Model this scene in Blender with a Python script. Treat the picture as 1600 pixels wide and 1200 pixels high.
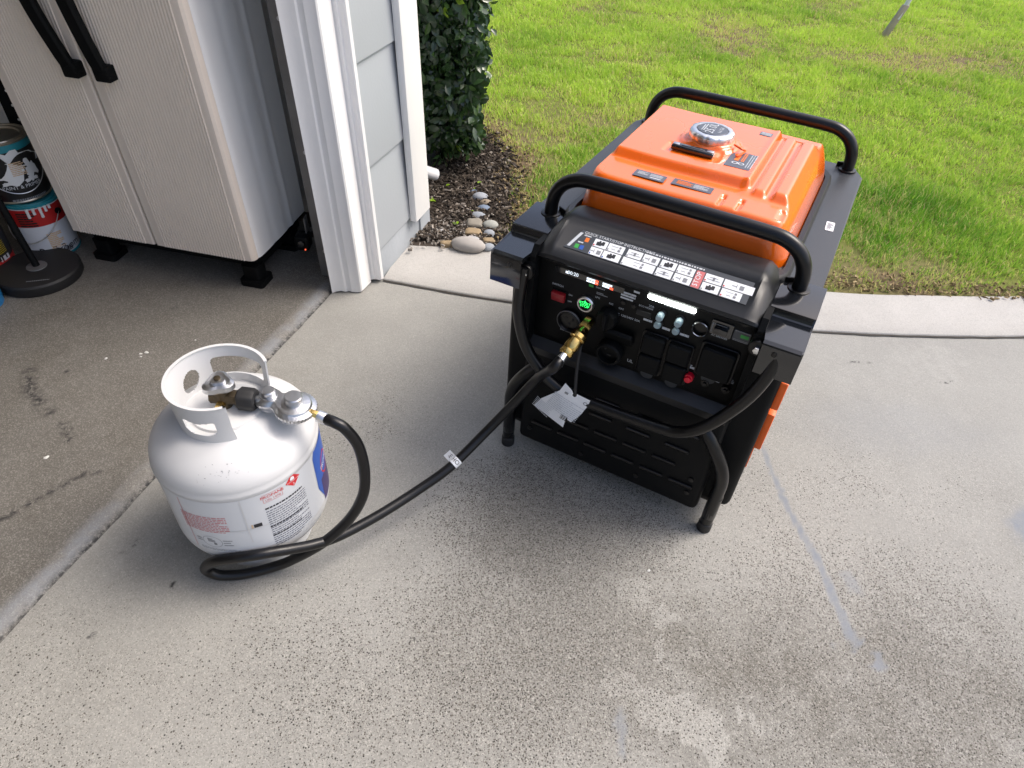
import bpy, bmesh, math, random
import numpy as np
from mathutils import Vector, Matrix, noise as mnoise

random.seed(7); rng = np.random.default_rng(7)
S = bpy.context.scene
for o in list(bpy.data.objects): bpy.data.objects.remove(o)
C = S.collection
rad = math.radians

# ------------------------------------------------------------------ camera, sky, sun, exposure
CAM_H = 1.2986
RTv = Vector((0.99763317, 0.0464072, 0.05073876)); UPv = Vector((-0.06876082, 0.67331025, 0.73615573)); FWv = Vector((0, 0.73790221, -0.67490764))
cd = bpy.data.cameras.new('camera'); cam = bpy.data.objects.new('camera', cd); C.objects.link(cam)
cd.sensor_fit = 'HORIZONTAL'; cd.sensor_width = 36; cd.lens = 23.7876; cd.clip_start = .02; cd.clip_end = 500
cam.matrix_world = Matrix(((RTv.x, UPv.x, -FWv.x, 0), (RTv.y, UPv.y, -FWv.y, 0), (RTv.z, UPv.z, -FWv.z, CAM_H), (0, 0, 0, 1)))
S.camera = cam
SUN_EL, SUN_AZ = 54, 74            # azimuth from +y towards +x
w = bpy.data.worlds.new('World'); S.world = w; w.use_nodes = True
nt = w.node_tree; bg = nt.nodes['Background']; sky = nt.nodes.new('ShaderNodeTexSky')
sky.sky_type = 'NISHITA'; sky.sun_disc = False; sky.sun_elevation = rad(SUN_EL); sky.sun_rotation = rad(SUN_AZ)
sky.dust_density = 5.0; sky.air_density = .9; sky.ozone_density = .6
nt.links.new(sky.outputs[0], bg.inputs[0]); bg.inputs[1].default_value = .135
sl = bpy.data.lights.new('sun', 'SUN'); sl.energy = 1.05; sl.angle = rad(28); sl.color = (1, .97, .93)
so = bpy.data.objects.new('sun', sl); C.objects.link(so)
sd = Vector((math.sin(rad(SUN_AZ))*math.cos(rad(SUN_EL)), math.cos(rad(SUN_AZ))*math.cos(rad(SUN_EL)), math.sin(rad(SUN_EL))))
so.rotation_euler = sd.to_track_quat('Z', 'Y').to_euler(); so.location = (3, 6, 8)
S.view_settings.view_transform = 'Standard'; S.view_settings.look = 'None'; S.view_settings.gamma = 1
S.view_settings.use_curve_mapping = False; S.view_settings.exposure = .96

# ------------------------------------------------------------------ materials
M = {}
def mat(name, col, rough=.5, metal=0, spec=.5, coat=0, coatr=.05, bump=0, bscale=200, var=0, vscale=8, emit=None, estr=0, trans=0, dirt=None):
    m = bpy.data.materials.new(name); m.use_nodes = True; n = m.node_tree; b = n.nodes['Principled BSDF']
    b.inputs['Base Color'].default_value = (*col, 1); b.inputs['Roughness'].default_value = rough; b.inputs['Metallic'].default_value = metal
    b.inputs['Specular IOR Level'].default_value = spec; b.inputs['Coat Weight'].default_value = coat; b.inputs['Coat Roughness'].default_value = coatr
    if emit: b.inputs['Emission Color'].default_value = (*emit, 1); b.inputs['Emission Strength'].default_value = estr
    if trans: b.inputs['Transmission Weight'].default_value = trans
    if bump or var or dirt:
        tc = n.nodes.new('ShaderNodeTexCoord')
    if bump:
        t = n.nodes.new('ShaderNodeTexNoise'); t.inputs['Scale'].default_value = bscale; t.inputs['Detail'].default_value = 3
        bp = n.nodes.new('ShaderNodeBump'); bp.inputs['Strength'].default_value = bump; bp.inputs['Distance'].default_value = .002
        n.links.new(tc.outputs['Object'], t.inputs['Vector']); n.links.new(t.outputs['Fac'], bp.inputs['Height']); n.links.new(bp.outputs[0], b.inputs['Normal'])
    if var:
        t = n.nodes.new('ShaderNodeTexNoise'); t.inputs['Scale'].default_value = vscale; t.inputs['Detail'].default_value = 5
        mx = n.nodes.new('ShaderNodeMix'); mx.data_type = 'RGBA'
        mx.inputs[6].default_value = (*[c*(1-var) for c in col], 1); mx.inputs[7].default_value = (*[min(1, c*(1+var)) for c in col], 1)
        n.links.new(tc.outputs['Object'], t.inputs['Vector']); n.links.new(t.outputs['Fac'], mx.inputs[0])
        src = mx.outputs[2]
        if dirt:
            dcol, thr, dsc = dirt
            t2 = n.nodes.new('ShaderNodeTexNoise'); t2.inputs['Scale'].default_value = dsc; t2.inputs['Detail'].default_value = 8; t2.inputs['Roughness'].default_value = .7
            n.links.new(tc.outputs['Object'], t2.inputs['Vector'])
            mr = n.nodes.new('ShaderNodeMapRange'); mr.inputs[1].default_value = thr; mr.inputs[2].default_value = thr+.12
            n.links.new(t2.outputs['Fac'], mr.inputs[0])
            m2 = n.nodes.new('ShaderNodeMix'); m2.data_type = 'RGBA'; m2.inputs[7].default_value = (*dcol, 1)
            n.links.new(mr.outputs[0], m2.inputs[0]); n.links.new(src, m2.inputs[6]); src = m2.outputs[2]
        n.links.new(src, b.inputs['Base Color'])
        rr = n.nodes.new('ShaderNodeMapRange'); rr.inputs[3].default_value = max(.02, rough-.08); rr.inputs[4].default_value = rough+.1
        n.links.new(t.outputs['Fac'], rr.inputs[0]); n.links.new(rr.outputs[0], b.inputs['Roughness'])
    M[name] = m; return m
mat('black_plastic', (.004, .0045, .005), .55, spec=.15, bump=.12, bscale=900, var=.25, vscale=14)
mat('panel_black', (.0035, .0038, .004), .5, spec=.2, bump=.08, bscale=1200, var=.2, vscale=20)
mat('hood_black', (.008, .009, .011), .38, spec=.5, bump=.12, bscale=900, var=.2, vscale=14)
mat('graphite', (.036, .040, .046), .38, bump=.12, bscale=900, var=.15, vscale=9)
mat('tube_black', (.0035, .0035, .0042), .3, spec=.35, coat=.15, coatr=.15, bump=.05, bscale=500, var=.25, vscale=12)
mat('gloss_black', (.006, .007, .009), .14, spec=.6, coat=.6, coatr=.06, var=.2, vscale=9)
mat('orange_paint', (.92, .155, .006), .25, spec=.5, coat=1, coatr=.05, var=.04, vscale=6)
mat('orange_plastic', (.85, .125, .006), .4, var=.05)
mat('rubber', (.012, .012, .013), .6, bump=.1, bscale=600)
mat('hose_rubber', (.004, .004, .005), .34, spec=.4, coat=.08, coatr=.2, bump=.08, bscale=350, var=.25, vscale=30)
mat('chrome', (.72, .73, .75), .2, 1, var=.1, vscale=20)
mat('silver', (.74, .74, .75), .32, 1, var=.12, vscale=30)
mat('zinc', (.55, .56, .58), .33, 1, bump=.2, bscale=180, var=.2, vscale=25)
mat('old_brass', (.10, .078, .05), .45, .8, bump=.2, bscale=150, var=.3, vscale=25)
mat('brass', (.72, .50, .17), .2, 1, var=.12, vscale=30)
mat('tank_white', (.60, .605, .61), .42, spec=.4, coat=.12, coatr=.12, bump=.05, bscale=60, var=.05, vscale=7, dirt=((.30, .27, .23), .68, 26))
mat('label_white', (.62, .64, .665), .42, var=.03)
mat('paper', (.80, .82, .85), .6)
mat('white_print', (.62, .64, .66), .5)
mat('grey_print', (.22, .23, .25), .5)
mat('text_grey', (.13, .14, .18), .5)
mat('dark_print', (.02, .02, .025), .5)
mat('pale_print', (.55, .58, .62), .5)
mat('red_print', (.62, .03, .035), .45)
mat('pink_print', (.60, .16, .16), .5)
mat('orange_print', (.75, .17, .02), .5)
mat('green_print', (.04, .35, .06), .5)
mat('blue_print', (.03, .10, .42), .4)
mat('purple_print', (.05, .03, .12), .4)
mat('label_slate', (.055, .062, .072), .35)
mat('sticker_slate', (.085, .095, .12), .35)
mat('red_switch', (.28, .01, .015), .3)
mat('red_knob', (.75, .005, .03), .3)
mat('led', (.9, .95, .9), .4, emit=(.93, 1, .93), estr=7)
mat('green_led', (.01, .1, .02), .4, emit=(.03, 1, .16), estr=1.6)
mat('digit_led', (.8, .85, .9), .4, emit=(.8, .9, 1), estr=.7)
mat('red_led', (.5, .02, .01), .4, emit=(1, .12, .05), estr=1.0)
mat('clear_cap', (.45, .60, .66), .12, spec=.8, trans=.35)
mat('dark_glass', (.012, .013, .015), .06, coat=1)
mat('white_paint', (.86, .855, .85), .5, bump=.25, bscale=45, var=.04, vscale=5)
mat('siding_grey', (.40, .43, .46), .6, bump=.15, bscale=120, var=.04, vscale=4)
mat('stem_wall', (.37, .40, .43), .75, bump=.5, bscale=70, var=.1, vscale=10)
mat('steel_track', (.20, .20, .205), .5, .6, bump=.3, bscale=60, var=.35, vscale=14)
mat('cabinet_white', (.90, .895, .88), .5, bump=.12, bscale=300, var=.04, vscale=3, dirt=((.45, .42, .38), .72, 9))
mat('cabinet_beige', (.79, .70, .61), .55, bump=.12, bscale=300, var=.06, vscale=3, dirt=((.36, .30, .25), .70, 11))
mat('can_metal', (.46, .42, .35), .35, .9, bump=.3, bscale=60, var=.25, vscale=18)
mat('can_black', (.012, .012, .013), .35)
mat('can_teal', (.02, .23, .28), .35)
mat('can_red', (.42, .015, .015), .35)
mat('can_white', (.62, .64, .68), .4)
mat('sand_print', (.62, .45, .28), .5)
mat('drip_white', (.74, .75, .75), .35)
mat('yellow_print', (.55, .42, .03), .4)
mat('blue_plastic', (.015, .22, .55), .35)
mat('wall_inside', (.80, .77, .72), .8, var=.05)
mat('roof', (.09, .085, .08), .8)
mat('bark', (.16, .11, .07), .9, bump=.6, bscale=40, var=.3, vscale=20)
mat('stake_wood', (.42, .36, .30), .85, bump=.5, bscale=60, var=.3, vscale=12)
mat('filler', (.25, .275, .32), .7, bump=.5, bscale=220, var=.22, vscale=20)
mat('tyre_mark', (.022, .022, .024), .75, bump=.4, bscale=300)
mat('paint_drop', (.56, .56, .54), .5)
for i, c in enumerate([(.40, .43, .47), (.50, .50, .50), (.36, .29, .21), (.20, .26, .36), (.37, .40, .44), (.43, .44, .40), (.30, .27, .22), (.38, .28, .16), (.48, .45, .42)]):
    c = tuple(q*.72 for q in c); mat(f'stone_{i}', c, .75, bump=.4, bscale=60, var=.22, vscale=22)

# ------------------------------------------------------------------ mesh helpers
def finish(bm, name, m, parent=None, ang=.6, flat=False):
    me = bpy.data.meshes.new(name)
    if not flat:
        bm.normal_update()
        for e in bm.edges:
            if len(e.link_faces) == 2 and e.calc_face_angle(0) > ang: e.smooth = False
        for f in bm.faces: f.smooth = True
    bm.to_mesh(me); bm.free()
    me.materials.append(M[m] if isinstance(m, str) else m)
    o = bpy.data.objects.new(name, me); C.objects.link(o)
    if parent: o.parent = parent
    return o
def xform(bm, f):
    for v in bm.verts: v.co = Vector(f(v.co))
    return bm
def NB(): return bmesh.new()
def tag(o, label=None, cat=None, group=None, kind=None):
    for k, v in (('label', label), ('category', cat), ('group', group), ('kind', kind)):
        if v: o[k] = v
    return o
def thing(name, label, cat, loc=(0, 0, 0), rotz=0, group=None):
    o = bpy.data.objects.new(name, None); C.objects.link(o); o.location = loc; o.rotation_euler = (0, 0, rotz); o.empty_display_size = .05
    return tag(o, label, cat, group)
def struct(o): o['kind'] = 'structure'; return o
def box(bm, c, s, bev=0, seg=2, mx=None):
    r = bmesh.ops.create_cube(bm, size=1); vs = r['verts']
    for v in vs: v.co = Vector((v.co.x*s[0], v.co.y*s[1], v.co.z*s[2]))
    if bev:
        es = list({e for v in vs for e in v.link_edges})
        rr = bmesh.ops.bevel(bm, geom=vs+es, offset=bev, segments=seg, affect='EDGES', profile=.5); vs = list({v for f in rr['faces'] for v in f.verts} | {v for v in vs if v.is_valid})
    for v in vs:
        if mx: v.co = mx @ v.co
        v.co += Vector(c)
    return bm
def b1(c, s, bev=0, seg=2, mx=None): return box(NB(), c, s, bev, seg, mx)
def crom(P, n=8):
    P = [Vector(p) for p in P]; out = []
    for i in range(len(P)-1):
        p0 = P[i-1] if i else P[0]*2-P[1]; p1 = P[i]; p2 = P[i+1]; p3 = P[i+2] if i+2 < len(P) else P[-1]*2-P[-2]
        for k in range(n):
            t = k/n; out.append(.5*((2*p1)+(p2-p0)*t+(2*p0-5*p1+4*p2-p3)*t*t+(3*p1-p0-3*p2+p3)*t**3))
    out.append(P[-1]); return out
def tube(bm, pts, r, seg=14, cap=True):
    pts = [Vector(p) for p in pts]; rs = r if isinstance(r, (list, tuple)) else [r]*len(pts)
    t = (pts[1]-pts[0]).normalized(); u = t.cross(Vector((0, 0, 1)))
    if u.length < .1: u = t.cross(Vector((1, 0, 0)))
    u.normalize(); rings = []
    for i, p in enumerate(pts):
        a = pts[max(i-1, 0)]; b = pts[min(i+1, len(pts)-1)]; t = (b-a).normalized()
        u = (u-t*u.dot(t)).normalized(); v = t.cross(u)
        rings.append([bm.verts.new(p+(u*math.cos(k/seg*math.tau)+v*math.sin(k/seg*math.tau))*rs[i]) for k in range(seg)])
    for A, B in zip(rings, rings[1:]):
        for k in range(seg): bm.faces.new((A[k], A[(k+1) % seg], B[(k+1) % seg], B[k]))
    if cap: bm.faces.new(rings[0][::-1]); bm.faces.new(rings[-1])
    return bm
def axis_mx(p, d):
    return Matrix.Translation(Vector(p)) @ Vector(d).to_track_quat('Z', 'Y').to_matrix().to_4x4()
def lathe(bm, prof, seg=32, mx=None, rf=None):
    rings = []
    for r, z in prof:
        if r <= 1e-6: v = bm.verts.new((0, 0, z)); rings.append([v])
        else: rings.append([bm.verts.new((r*(rf(k/seg*math.tau) if rf else 1)*math.cos(k/seg*math.tau), r*(rf(k/seg*math.tau) if rf else 1)*math.sin(k/seg*math.tau), z)) for k in range(seg)])
    for A, B in zip(rings, rings[1:]):
        for k in range(seg):
            a, b = A[k % len(A)], A[(k+1) % len(A)]; c, d = B[(k+1) % len(B)], B[k % len(B)]
            q = []
            for x in (a, b, c, d):
                if x not in q: q.append(x)
            if len(q) > 2:
                try: bm.faces.new(q)
                except ValueError: pass
    if mx:
        for ring in rings:
            for v in ring: v.co = mx @ v.co
    return bm
def cyl(bm, p, d, r, h, seg=24, bev=.0):
    b = bev or min(r, h)*.12
    return lathe(bm, [(0, 0), (r-b*.3, 0), (r, b*.3), (r, h-b), (r-b*.3, h-b*.3), (r-b, h), (0, h)], seg, axis_mx(p, d))
def prism(bm, poly, z0, z1, f=None):
    A = [bm.verts.new((x, y, z0)) for x, y in poly]; B = [bm.verts.new((x, y, z1)) for x, y in poly]; n = len(poly)
    for k in range(n): bm.faces.new((A[k], A[(k+1) % n], B[(k+1) % n], B[k]))
    bm.faces.new(A[::-1]); bm.faces.new(B)
    if f: xform(bm, f)
    return bm
def rrect(w, h, r, n=5):
    out = []
    for cx, cy, a0 in ((w/2-r, h/2-r, 0), (-w/2+r, h/2-r, 90), (-w/2+r, -h/2+r, 180), (w/2-r, -h/2+r, 270)):
        for k in range(n+1):
            a = rad(a0+90*k/n); out.append((cx+r*math.cos(a), cy+r*math.sin(a)))
    return out
def plate(o, X, Y, poly, th, bev=0):
    """prism of outline poly in the frame (o, X, Y), rising th along X x Y, top edge slightly chamfered"""
    o, X, Y = Vector(o), Vector(X), Vector(Y); N = X.cross(Y); bm = NB()
    cx = sum(p[0] for p in poly)/len(poly); cy = sum(p[1] for p in poly)/len(poly)
    rings = [(1, 0)] + ([(1, th-bev)] if bev else []) + [(None, th)]
    R = []
    for s, z in rings:
        ring = []
        for x, y in poly:
            if s is None and bev:
                d = math.hypot(x-cx, y-cy); k = max(0, 1-bev/d); x, y = cx+(x-cx)*k, cy+(y-cy)*k
            ring.append(bm.verts.new(o+X*x+Y*y+N*z))
        R.append(ring)
    n = len(poly)
    for A, B in zip(R, R[1:]):
        for k in range(n): bm.faces.new((A[k], A[(k+1) % n], B[(k+1) % n], B[k]))
    bm.faces.new(R[0][::-1]); bm.faces.new(R[-1]); return bm
def rects(f, rs, nx=1):
    """flat print: rectangles (u0,v0,u1,v1) mapped to space by f(u,v)"""
    bm = NB()
    for u0, v0, u1, v1 in rs:
        us = [u0+(u1-u0)*k/nx for k in range(nx+1)]
        a = [bm.verts.new(f(u, v0)) for u in us]; b = [bm.verts.new(f(u, v1)) for u in us]
        for k in range(nx): bm.faces.new((a[k], a[k+1], b[k+1], b[k]))
    return bm
def lines(u0, v0, u1, v1, n, fill=.5, word=.05, last=.6):
    """word-like dashes for print too small to read"""
    out = []; dv = (v1-v0)/n
    for i in range(n):
        y = v1-dv*(i+1)+dv*(1-fill)/2; end = u1 if random.random() > .25 else u0+(u1-u0)*random.uniform(last, .95); u = u0
        while u < end:
            L = word*(u1-u0)*random.uniform(.5, 1.7); out.append((u, y, min(u+L, end), y+dv*fill)); u += L+.018*(u1-u0)
    return out
TEXTS = []
def text(body, size, f, m, parent, name='lettering', align='CENTER', sx=1.0):
    """f maps text plane (x,y) to the parent's space"""
    TEXTS.append((body, size, f, m, parent, name, align, sx))
def frame(o, X, Y, off=.0004):
    o, X, Y = Vector(o), Vector(X).normalized(), Vector(Y).normalized(); N = X.cross(Y)*off
    return lambda u, v: o+X*u+Y*v+N
def grid_mesh(name, X, Y, Z, attrs=None, keep=None):
    ny, nx = X.shape; co = np.stack([X, Y, Z], -1).reshape(-1, 3)
    i = np.arange(ny*nx).reshape(ny, nx); q = np.stack([i[:-1, :-1], i[:-1, 1:], i[1:, 1:], i[1:, :-1]], -1).reshape(-1, 4)
    if keep is not None:
        k = keep.reshape(-1); q = q[k[q].all(1)]
    return raw_mesh(name, co, q, attrs)
def raw_mesh(name, co, q, attrs=None, smooth=True):
    me = bpy.data.meshes.new(name); nv, nf = len(co), len(q); s = q.shape[1]
    me.vertices.add(nv); me.vertices.foreach_set('co', np.ascontiguousarray(co, np.float32).ravel())
    me.loops.add(nf*s); me.loops.foreach_set('vertex_index', np.ascontiguousarray(q, np.int32).ravel())
    me.polygons.add(nf); me.polygons.foreach_set('loop_start', np.arange(nf, dtype=np.int32)*s)
    me.polygons.foreach_set('use_smooth', np.full(nf, smooth))
    me.update(calc_edges=True); me.validate()
    for k, a in (attrs or {}).items():
        at = me.attributes.new(k, 'FLOAT', 'POINT'); at.data.foreach_set('value', np.ascontiguousarray(a, np.float32).ravel())
    return me
def addmesh(name, me, m, parent=None):
    me.materials.append(M[m] if isinstance(m, str) else m); o = bpy.data.objects.new(name, me); C.objects.link(o)
    if parent: o.parent = parent
    return o
def hsh(i, j, s):
    h = np.sin(i*127.1+j*311.7+s*74.7)*43758.5453; return h-np.floor(h)
def vnoise(x, y, s=0):
    i, j = np.floor(x), np.floor(y); a, b = x-i, y-j; a = a*a*(3-2*a); b = b*b*(3-2*b)
    return (hsh(i, j, s)*(1-a)+hsh(i+1, j, s)*a)*(1-b)+(hsh(i, j+1, s)*(1-a)+hsh(i+1, j+1, s)*a)*b
def fbm(x, y, s=0, o=4):
    t, a, n = 0, .5, 0
    for k in range(o): t = t+a*vnoise(x*2**k, y*2**k, s+k*3.1); n += a; a *= .5
    return t/n
def sst(x, a, b):
    t = np.clip((x-a)/(b-a), 0, 1); return t*t*(3-2*t)
def polyd(X, Y, P):
    d = np.full(X.shape, 1e9)
    for (x0, y0), (x1, y1) in zip(P, P[1:]):
        dx, dy = x1-x0, y1-y0; t = np.clip(((X-x0)*dx+(Y-y0)*dy)/(dx*dx+dy*dy), 0, 1); d = np.minimum(d, np.hypot(X-x0-t*dx, Y-y0-t*dy))
    return d

# ------------------------------------------------------------------ concrete
def concrete(name, base, dark, brown, garage=False):
    m = bpy.data.materials.new(name); m.use_nodes = True; n = m.node_tree; b = n.nodes['Principled BSDF']; L = n.links.new
    tc = n.nodes.new('ShaderNodeTexCoord').outputs['Object']
    def at(k): a = n.nodes.new('ShaderNodeAttribute'); a.attribute_name = k; return a.outputs['Fac']
    def noi(sc, det=4, ro=.5):
        t = n.nodes.new('ShaderNodeTexNoise'); t.inputs['Scale'].default_value = sc; t.inputs['Detail'].default_value = det; t.inputs['Roughness'].default_value = ro; L(tc, t.inputs['Vector']); return t.outputs['Fac']
    def mr(x, a, b_, c=0, d=1):
        t = n.nodes.new('ShaderNodeMapRange'); t.inputs[1].default_value = a; t.inputs[2].default_value = b_; t.inputs[3].default_value = c; t.inputs[4].default_value = d; L(x, t.inputs[0]); return t.outputs[0]
    def ma(op, x, y):
        t = n.nodes.new('ShaderNodeMath'); t.operation = op
        for i, s in enumerate((x, y)):
            if isinstance(s, (int, float)): t.inputs[i].default_value = s
            else: L(s, t.inputs[i])
        return t.outputs[0]
    def mix(fac, a, b_, op='MIX'):
        t = n.nodes.new('ShaderNodeMix'); t.data_type = 'RGBA'; t.blend_type = op
        if isinstance(fac, (int, float)): t.inputs[0].default_value = fac
        else: L(fac, t.inputs[0])
        for i, s in ((6, a), (7, b_)):
            if isinstance(s, tuple): t.inputs[i].default_value = (*s, 1)
            else: L(s, t.inputs[i])
        return t.outputs[2]
    def vor(sc, out='Color'):
        t = n.nodes.new('ShaderNodeTexVoronoi'); t.inputs['Scale'].default_value = sc; L(tc, t.inputs['Vector']); return t
    col = mix(mr(noi(1.6, 5), .3, .7), base, tuple(c*.86 for c in base))
    col = mix(mr(noi(5, 6, .65), .35, .7), col, tuple(c*1.08 for c in base))
    col = mix(ma('MULTIPLY', at('brown'), mr(noi(9, 6, .7), .25, .65)), col, brown)
    col = mix(ma('MULTIPLY', mr(ma('ADD', at('pale'), ma('MULTIPLY', noi(34, 8, .85), 1.5)), 1.2, 1.6), .62), col, tuple(min(.6, c*1.32) for c in base))
    # sand and aggregate grains
    v1 = vor(430); g = n.nodes.new('ShaderNodeSeparateColor'); L(v1.outputs['Color'], g.inputs[0])
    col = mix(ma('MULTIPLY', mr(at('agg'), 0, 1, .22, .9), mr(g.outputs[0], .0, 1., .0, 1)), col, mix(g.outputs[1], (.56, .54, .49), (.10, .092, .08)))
    col = mix(mr(at('agg'), .4, 1.1, 0, .5), col, (.14, .135, .122))  # whole base tone darkens where agg is high, not only the grains
    v2 = vor(250); g2 = n.nodes.new('ShaderNodeSeparateColor'); L(v2.outputs['Color'], g2.inputs[0])
    thr = mr(at('agg'), .22, 1, 1.0, .36)
    pit = ma('MULTIPLY', ma('GREATER_THAN', g2.outputs[2], thr), mr(v2.outputs['Distance'], .25, .5, 1, 0))
    v3 = vor(520); g3 = n.nodes.new('ShaderNodeSeparateColor'); L(v3.outputs['Color'], g3.inputs[0])
    pit2 = ma('MULTIPLY', ma('GREATER_THAN', g3.outputs[2], mr(at('agg'), .16, 1, 1.0, .52)), mr(v3.outputs['Distance'], .3, .6, .8, 0))
    pit = ma('MAXIMUM', pit, pit2)
    col = mix(ma('MULTIPLY', pit, .97), col, mix(g2.outputs[0], dark, (.10, .085, .068)))
    col = mix(ma('MULTIPLY', at('blue'), mr(noi(60, 4), .2, .6, .5, 1)), col, (.20, .22, .25))
    col = mix(ma('MULTIPLY', at('black'), mr(noi(70, 4, .7), .42, .55)), col, (.02, .02, .022))
    L(col, b.inputs['Base Color']); b.inputs['Roughness'].default_value = .62 if garage else .85; b.inputs['Specular IOR Level'].default_value = .35
    bp = n.nodes.new('ShaderNodeBump'); bp.inputs['Distance'].default_value = .0014; bp.inputs['Strength'].default_value = .5 if not garage else .3
    L(ma('SUBTRACT', ma('ADD', mr(noi(40, 6, .7), 0, 1), ma('MULTIPLY', g.outputs[0], .5)), pit), bp.inputs['Height']); L(bp.outputs[0], b.inputs['Normal'])
    return m
def axis_pts(fine, lo, hi, step, far_lo, far_hi):
    return np.concatenate([np.linspace(far_lo, lo, 12)[:-1], np.arange(lo, hi, step), np.linspace(hi, far_hi, 12)])
# house frame: A corner of the siding at the ground, U along the opening line (away), V outward, LN its plumb line
A = Vector((-.453, 1.894, 0)); U = Vector((.2756, .9613, 0)); V = Vector((.9613, -.2756, 0)); LN = Vector((-.0238, -.0256, 1))
def hx(c): return A+U*c[0]+V*c[1]+LN*c[2]

gx = axis_pts(0, -1.4, 2.1, .007, -9, 12); gy = axis_pts(0, .2, 2.05, .007, -12, 2.6)
X, Y = np.meshgrid(gx, gy)
wx = X+.07*(fbm(X*7, Y*7, 1)-.5)+.07*(fbm(X*26, Y*26, 101)-.5); wy = Y+.07*(fbm(X*7, Y*7, 5)-.5)+.07*(fbm(X*26, Y*26, 105)-.5)
def blob(x, y, rx, ry, soft=.5, rot=0):
    c, s = math.cos(rot), math.sin(rot); dx, dy = wx-x, wy-y; d = np.hypot((dx*c+dy*s)/rx, (-dx*s+dy*c)/ry); return 1-sst(d, 1-soft, 1+soft*.6)
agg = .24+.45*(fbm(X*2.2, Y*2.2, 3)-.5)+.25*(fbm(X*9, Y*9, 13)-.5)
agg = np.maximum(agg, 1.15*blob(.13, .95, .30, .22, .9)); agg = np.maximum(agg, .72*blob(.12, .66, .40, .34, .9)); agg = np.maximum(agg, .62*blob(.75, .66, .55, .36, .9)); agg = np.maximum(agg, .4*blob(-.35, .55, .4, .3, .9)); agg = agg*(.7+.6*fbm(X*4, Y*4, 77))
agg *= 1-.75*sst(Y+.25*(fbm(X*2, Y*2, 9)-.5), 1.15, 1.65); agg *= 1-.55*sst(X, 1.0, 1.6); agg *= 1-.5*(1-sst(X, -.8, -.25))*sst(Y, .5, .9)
brown = 1.0*blob(.80, .54, .50, .24, .8)+.45*blob(.42, .68, .28, .12, .8)+.35*blob(-.1, .5, .35, .15, .8)+.3*blob(-.85, .8, .2, .4, .9)+.25*sst(fbm(X*1.5, Y*1.5, 21), .5, .75)
pale = blob(.33, .53, .075, .05, .4)+blob(.40, .49, .05, .05, .4)+blob(.25, .585, .035, .022, .4)+blob(.29, .575, .03, .018, .4)+blob(.34, .66, .02, .022, .3)+blob(.36, .63, .012, .012, .3)
pale += blob(.31, .78, .055, .05, .6)+blob(.36, .72, .03, .04, .5)+blob(.455, .53, .018, .014, .3)+blob(.50, .52, .014, .012, .3)+.6*blob(.58, .56, .05, .05, .6)+.35*blob(.05, .55, .1, .12, .9)
pale += .5*sst(fbm(X*2.4, Y*2.4, 33), .55, .75)*sst(Y, .8, 1.6)+.6*blob(-.87, .82, .02, .12, .6, -.3)+.35*sst(X, 1.1, 1.7)
blue = .9*blob(1.29, 1.02, .05, .075, .6)+.8*blob(.784, .658, .014, .022, .4)+.5*blob(.76, .84, .018, .03, .5)+.55*blob(.235, .49, .012, .04, .4)+.2*blob(1.05, 1.35, .3, .1, .8)
cpl = [(.655, 1.36), (.672, 1.26), (.676, 1.18), (.683, 1.109), (.69, 1.04), (.706, .976), (.716, .92), (.727, .858), (.732, .80), (.733, .75), (.738, .712)]
cw_ = .0035+.0075*np.clip((1.3-Y)/.58, 0, 1)*(.5+fbm(X*0+3, Y*17, 51)); cd_ = polyd(X+.012*(fbm(X*30, Y*30, 61)-.5), Y+.012*(fbm(X*30, Y*30, 67)-.5), cpl)
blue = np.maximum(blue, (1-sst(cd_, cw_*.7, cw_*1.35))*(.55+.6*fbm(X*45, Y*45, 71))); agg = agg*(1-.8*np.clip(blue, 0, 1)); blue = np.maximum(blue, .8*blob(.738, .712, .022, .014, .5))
black = 0*X
for (x, y, l, wd, r) in ((-.755, .668, .012, .004, 1.0), (-.79, .62, .010, .005, .6), (-.80, .83, .03, .003, .9), (-.70, .735, .006, .004, 0), (.02, 1.58, .012, .003, .4), (.6, 1.72, .02, .004, 0), (1.05, 1.62, .03, .006, 0.1), (1.3, 1.58, .018, .004, 0)):
    black = np.maximum(black, blob(x, y, l, wd, .4, r))
Q = np.stack([X-A.x, Y-A.y], -1); vv = Q@np.array([V.x, V.y])
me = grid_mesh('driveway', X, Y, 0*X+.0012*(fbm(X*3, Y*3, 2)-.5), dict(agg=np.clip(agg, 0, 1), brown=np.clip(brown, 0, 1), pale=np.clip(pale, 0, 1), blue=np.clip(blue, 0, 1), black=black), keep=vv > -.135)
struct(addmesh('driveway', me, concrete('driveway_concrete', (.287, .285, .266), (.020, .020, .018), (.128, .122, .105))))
# garage slab: 12 mm higher, its worn edge along the opening line
SEAM = Vector((-.993, .651, 0)); sV = -.118
vs_ = np.concatenate([[0, .004, .01, .018, .03], np.arange(.042, 1.5, .014), np.linspace(1.5, 7, 14)]); us_ = np.concatenate([np.linspace(-6, -1.9, 9)[:-1], np.arange(-1.9, .26, .014)])
UU, VV = np.meshgrid(us_, vs_)
edge = .006*(fbm(UU*9, VV*0, 4)-.5)*2*np.exp(-VV/.03)
X2 = A.x+UU*U.x-(VV-sV*0+edge+.118)*V.x; Y2 = A.y+UU*U.y-(VV+edge+.118)*V.y
Z2 = .013*sst(VV, -.002, .03)+.0015*(fbm(UU*14, VV*14, 2)-.5)*np.exp(-VV/.05)
band = np.exp(-((VV-.024)/.020)**4)
bl2 = 1.0*np.exp(-((VV-.003)/.007)**2)*(.55+.45*sst(fbm(UU*12, VV*0, 8), .3, .5))
def marks(P, wd, s, thr=.42):
    d = polyd(X2, Y2, P); return (1-sst(d, wd*.5, wd*1.3))*sst(fbm(X2*26, Y2*26, s), thr-.08, thr+.04)
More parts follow.
